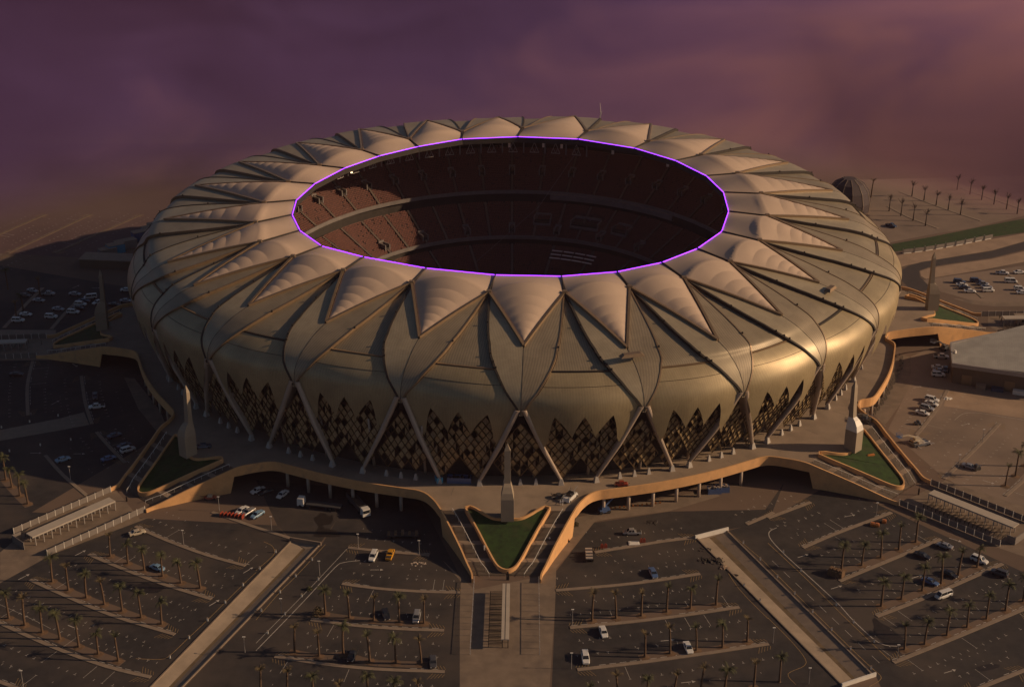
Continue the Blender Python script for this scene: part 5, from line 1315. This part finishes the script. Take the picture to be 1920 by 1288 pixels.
# ============================================================ LAMPS, BOLLARDS, PEOPLE
def lamp_post(loc, h, label):
    o = empty('lamp_post', loc); tag(o, label, 'lamp post', 'slim lamp posts')
    mb = MB(); mb.cyl((0,0,0),(0,0,h),.09,.06,6); mb.build('pole', M['fence'], o); mb = MB(); mb.box(-.35,.35,-.15,.15,h,h+.12); mb.build('lamp_head', M['white'], o)
LAMPS = [('D',768,240,'over the kerb left of the yellow pickup'),('D',1225,290,'at the right end of the kerb by the yellow pickup'),('D',478,445,'between the two road lines left of centre'),('D',193,730,'lower down beside the road line left of centre'),
 ('C',1378,212,'on the top kerb of the lower left lot'),('C',175,1275,'in the bottom left corner of the picture'),('C',1838,1020,'beside the left drainage channel road'),('G',453,812,'at the left tip of the upper kerb right of centre'),
 ('G',445,1142,'at the left tip of the lower kerb right of centre'),('H',967,1080,'at the curved road line end, lower right'),('H',305,1255,'at the bottom beside the right drainage channel'),('H',37,950,'by the kerb left of the right drainage channel'),
 ('I',1607,598,'midway on the curved kerb at the right'),('I',1427,790,'on the lower part of the curved kerb at the right'),('I',810,1155,'below the lower right stair wall'),('B',1645,1230,'by the red barriers at the lower left'),
 ('E',118,660,'above the left drainage channel'),('B',530,1000,'among the dark kerbs at the left'),('N','',0,'')][:-1]
for o_, X, Y, lab in LAMPS: lamp_post(Q(o_, X, Y), 4.6, 'slim grey lamp post '+lab)
def bollard(loc, label):
    o = empty('bollard', loc); tag(o, label, 'bollard', 'white bollards')
    mb = MB(); mb.box(-.17,.17,-.17,.17,0,.85); mb.build('stem', M['white'], o); mb = MB(); mb.box(-.2,.2,-.2,.2,.85,.95); mb.build('cap', M['kerb'], o)
BL = [('yellow line left of the left channel', 'C', [(1823,520),(1690,650),(1557,783),(1419,915),(1275,1062)]), ('bend above the left channel', 'D', [(148,270),(28,397)]),
 ('line right of the left channel', 'D', [(421,330),(298,453),(181,573),(40,710)]), ('outer line left of the palm rows', 'D', [(468,477),(343,602),(218,736),(88,878)]),
 ('yellow line right of the right channel', 'H', [(70,458),(200,583),(335,720),(476,854),(619,997),(772,1143)]), ('outer white line of the right road', 'H', [(115,272),(247,410),(512,668),(641,797),(796,943)]),
 ('yellow line above the right channel', 'G', [(1735,203),(1862,327)]), ('line left of the right channel', 'G', [(1740,523),(1860,638)]), ('road in the dark left lot', 'B', [(12,610),(223,567),(437,522),(303,742),(532,702),(72,787)])]
for nm_, o_, pts in BL:
    for i, (X, Y) in enumerate(pts): bollard(Q(o_, X, Y), ORD[i]+' white bollard from the '+('top' if nm_[0] != 'r' else 'left')+' on the '+nm_)
def person_mesh(seed):
    r = random.Random(seed); bm = bmesh.new()
    pts = {'pelvis':(0,0,.95,.15),'chest':(.02,0,1.32,.18),'neck':(.02,0,1.50,.07),'head':(.03,0,1.66,.115),'lsh':(.02,.2,1.42,.07),'rsh':(.02,-.2,1.42,.07),'lel':(.0,.27,1.14,.055),'rel':(.02,-.27,1.14,.055),'lha':(.12,.28,.88,.04),'rha':(-.08,-.28,.88,.04),
           'lhi':(0,.1,.9,.1),'rhi':(0,-.1,.9,.1),'lkn':(.12,.11,.5,.075),'rkn':(-.05,-.11,.5,.075),'lfo':(.16,.11,.07,.055),'rfo':(-.2,-.11,.09,.055),'lto':(.3,.12,.04,.04),'rto':(-.06,-.12,.04,.04)}
    ks = list(pts); vs = {k: bm.verts.new(pts[k][:3]) for k in ks}
    for a, b in (('pelvis','chest'),('chest','neck'),('neck','head'),('chest','lsh'),('chest','rsh'),('lsh','lel'),('rsh','rel'),('lel','lha'),('rel','rha'),('pelvis','lhi'),('pelvis','rhi'),('lhi','lkn'),('rhi','rkn'),('lkn','lfo'),('rkn','rfo'),('lfo','lto'),('rfo','rto')): bm.edges.new((vs[a], vs[b]))
    me = bpy.data.meshes.new('person'); bm.to_mesh(me); bm.free(); return me, [pts[k][3] for k in ks]
def person(loc, rz, shirt, label):
    me, rad = person_mesh(1); me.materials.append(shirt); o = link('person', me); o.location = loc; o.rotation_euler = (0,0,rz)
    m_ = o.modifiers.new('skin', 'SKIN'); 
    for i, r in enumerate(rad): o.data.skin_vertices[0].data[i].radius = (r, r)
    o.data.skin_vertices[0].data[0].use_root = True; s = o.modifiers.new('sub', 'SUBSURF'); s.levels = 1; s.render_levels = 1
    tag(o, label, 'person'); return o
_pm = bpy.data.meshes.new('t'); bpy.data.meshes.remove(_pm)
try:
    for o_, X, Y, rz, m_, z, lab in (('K',1675,525,1.2,'dark grey',0,'person in dark clothes walking past the tip of the far right lawn'),('K',1692,555,2.0,'black',0,'person in black nearest the far right lawn tip'),
        ('K',1745,605,.4,'dark grey',0,'person in grey standing above the long right parapet'),('K',1872,600,3.,'black',0,'person in black beside the kiosk at the right edge'),
        ('A',312,1065,.6,'black',0,'person in black alone on the far left plaza'),('F',282,745,1.5,'white',2.6,'person in white going down the right flight of the centre stairs'),
        ('E',1712,805,1.5,'white',3.4,'person in white going down the left flight of the centre stairs'),('F',362,468,1.5,'white',DZ,'person in white at the top of the centre stairs, left of the pair'),('F',378,468,1.3,'white',DZ,'person in white at the top of the centre stairs, right of the pair')):
        person(Q(o_, X, Y, z), rz, PAINT[m_], lab)
except Exception as ex: print('person', ex); raise

# ============================================================ DUST AND HAZE
STEP = .03
def dust(name, x0, x1, y0f, hmax, ramp, dens, col, label, seed=0, y1=2600, aniso=.0, base=-1.5):
    """a ground-hugging bank of dust: closed volume whose top rises away from the stadium"""
    nx, ny = 40, 40; v = []; f = []
    r = random.Random(seed); ph = [(r.uniform(0,6.28), r.uniform(.004,.02), r.uniform(.004,.02)) for _ in range(6)]
    for lvl in (0, 1):
        for j in range(ny+1):
            for i in range(nx+1):
                x = x0+(x1-x0)*i/nx; ys = y0f(x); y = ys+(y1-ys)*(j/ny)**2.2
                dd_ = max(0, y-ys); rm = ramp-110*max(0, min(1, (-x-185)/200))-115*max(0, min(1, (x-185)/150)); h = hmax*dd_*dd_/(dd_*dd_+rm*rm); h *= 1+.12*sum(math.sin(p+x*a+y*b) for p, a, b in ph)/2
                edge = min(1, i/3, (nx-i)/3); v.append((x, y, base if lvl == 0 else base+.5+max(0, h)*edge))
    N = (nx+1)*(ny+1)
    for j in range(ny):
        for i in range(nx):
            a = j*(nx+1)+i; f.append((a, a+nx+1, a+nx+2, a+1)); f.append((N+a, N+a+1, N+a+nx+2, N+a+nx+1))
    for j in range(ny):
        for i in (0, nx):
            a = j*(nx+1)+i; b = a+nx+1; f.append((a, N+a, N+b, b) if i else (b, N+b, N+a, a))
    for i in range(nx):
        for j in (0, ny):
            a = j*(nx+1)+i; b = a+1; f.append((a, b, N+b, N+a) if j == 0 else (b, a, N+a, N+b))
    m = bpy.data.materials.new(name); m.use_nodes = True; nt = m.node_tree; nt.nodes.clear()
    out = nt.nodes.new('ShaderNodeOutputMaterial'); pv = nt.nodes.new('ShaderNodeVolumePrincipled'); nt.links.new(pv.outputs[0], out.inputs['Volume'])
    pv.inputs['Color'].default_value = (*col, 1); pv.inputs['Density'].default_value = dens; pv.inputs['Anisotropy'].default_value = aniso
    N = nt.nodes.new; L = nt.links.new; geo = N('ShaderNodeNewGeometry')
    mp = N('ShaderNodeMapping'); mp.inputs['Scale'].default_value = (.0075, .010, .010); mp.inputs['Rotation'].default_value = (0,0,R(-14)); L(geo.outputs['Position'], mp.inputs[0])
    n1 = N('ShaderNodeTexNoise'); n1.inputs['Scale'].default_value = 1; n1.inputs['Detail'].default_value = 7; n1.inputs['Roughness'].default_value = .62; n1.inputs['Distortion'].default_value = 1.2; L(mp.outputs[0], n1.inputs['Vector'])
    sx = N('ShaderNodeSeparateXYZ'); L(geo.outputs['Position'], sx.inputs[0])
    def mth(op, a, b=None, c=None):
        q = N('ShaderNodeMath'); q.operation = op
        for i, x in enumerate((a, b, c)):
            if x is None: continue
            if isinstance(x, (int, float)): q.inputs[i].default_value = x
            else: L(x, q.inputs[i])
        return q.outputs[0]
    k = mth('MULTIPLY_ADD', sx.outputs[0], 1/700., mth('MULTIPLY_ADD', sx.outputs[1], -1/700., .98)); k = mth('ADD', k, mth('MULTIPLY', mth('SUBTRACT', n1.outputs[0], .5), 1.15))  # darkens to the left and far off: sky's light fall-off put into colour
    rp = N('ShaderNodeValToRGB'); e = rp.color_ramp.elements; e[0].position = 0; e[0].color = (.18,.105,.27,1); e[1].position = 1; e[1].color = (.95,.56,.66,1); q = e.new(.45); q.color = (.33,.215,.54,1); q = e.new(.72); q.color = (.60,.365,.64,1)
    L(k, rp.inputs[0]); L(rp.outputs[0], pv.inputs['Color']); m.cycles.volume_step_rate = STEP
    o = mesh(name, v, f, m, smooth=True); tag(o, label, 'dust', kind='stuff'); return o
dust('dust_bank', -1700, 1700, lambda x: 138-215*max(0, min(1, (-x-185)/200))-120*max(0, min(1, (x-185)/150)), 75, 235, .022, (.50,.27,.92), 'thick violet bank of blowing dust behind the stadium', 1)
hz = MB(); hz.box(-3600, 3600, -560, 5300, -6, 232); m = bpy.data.materials.new('haze'); m.use_nodes = True; nt = m.node_tree; nt.nodes.clear()
out = nt.nodes.new('ShaderNodeOutputMaterial'); pv = nt.nodes.new('ShaderNodeVolumePrincipled'); nt.links.new(pv.outputs[0], out.inputs['Volume'])
pv.inputs['Color'].default_value = (.75,.5,.6,1); pv.inputs['Density'].default_value = .00004; pv.inputs['Anisotropy'].default_value = .2; m.cycles.homogeneous_volume = True
tag(hz.build('haze', m), 'thin mauve haze filling the air', 'haze', kind='stuff')
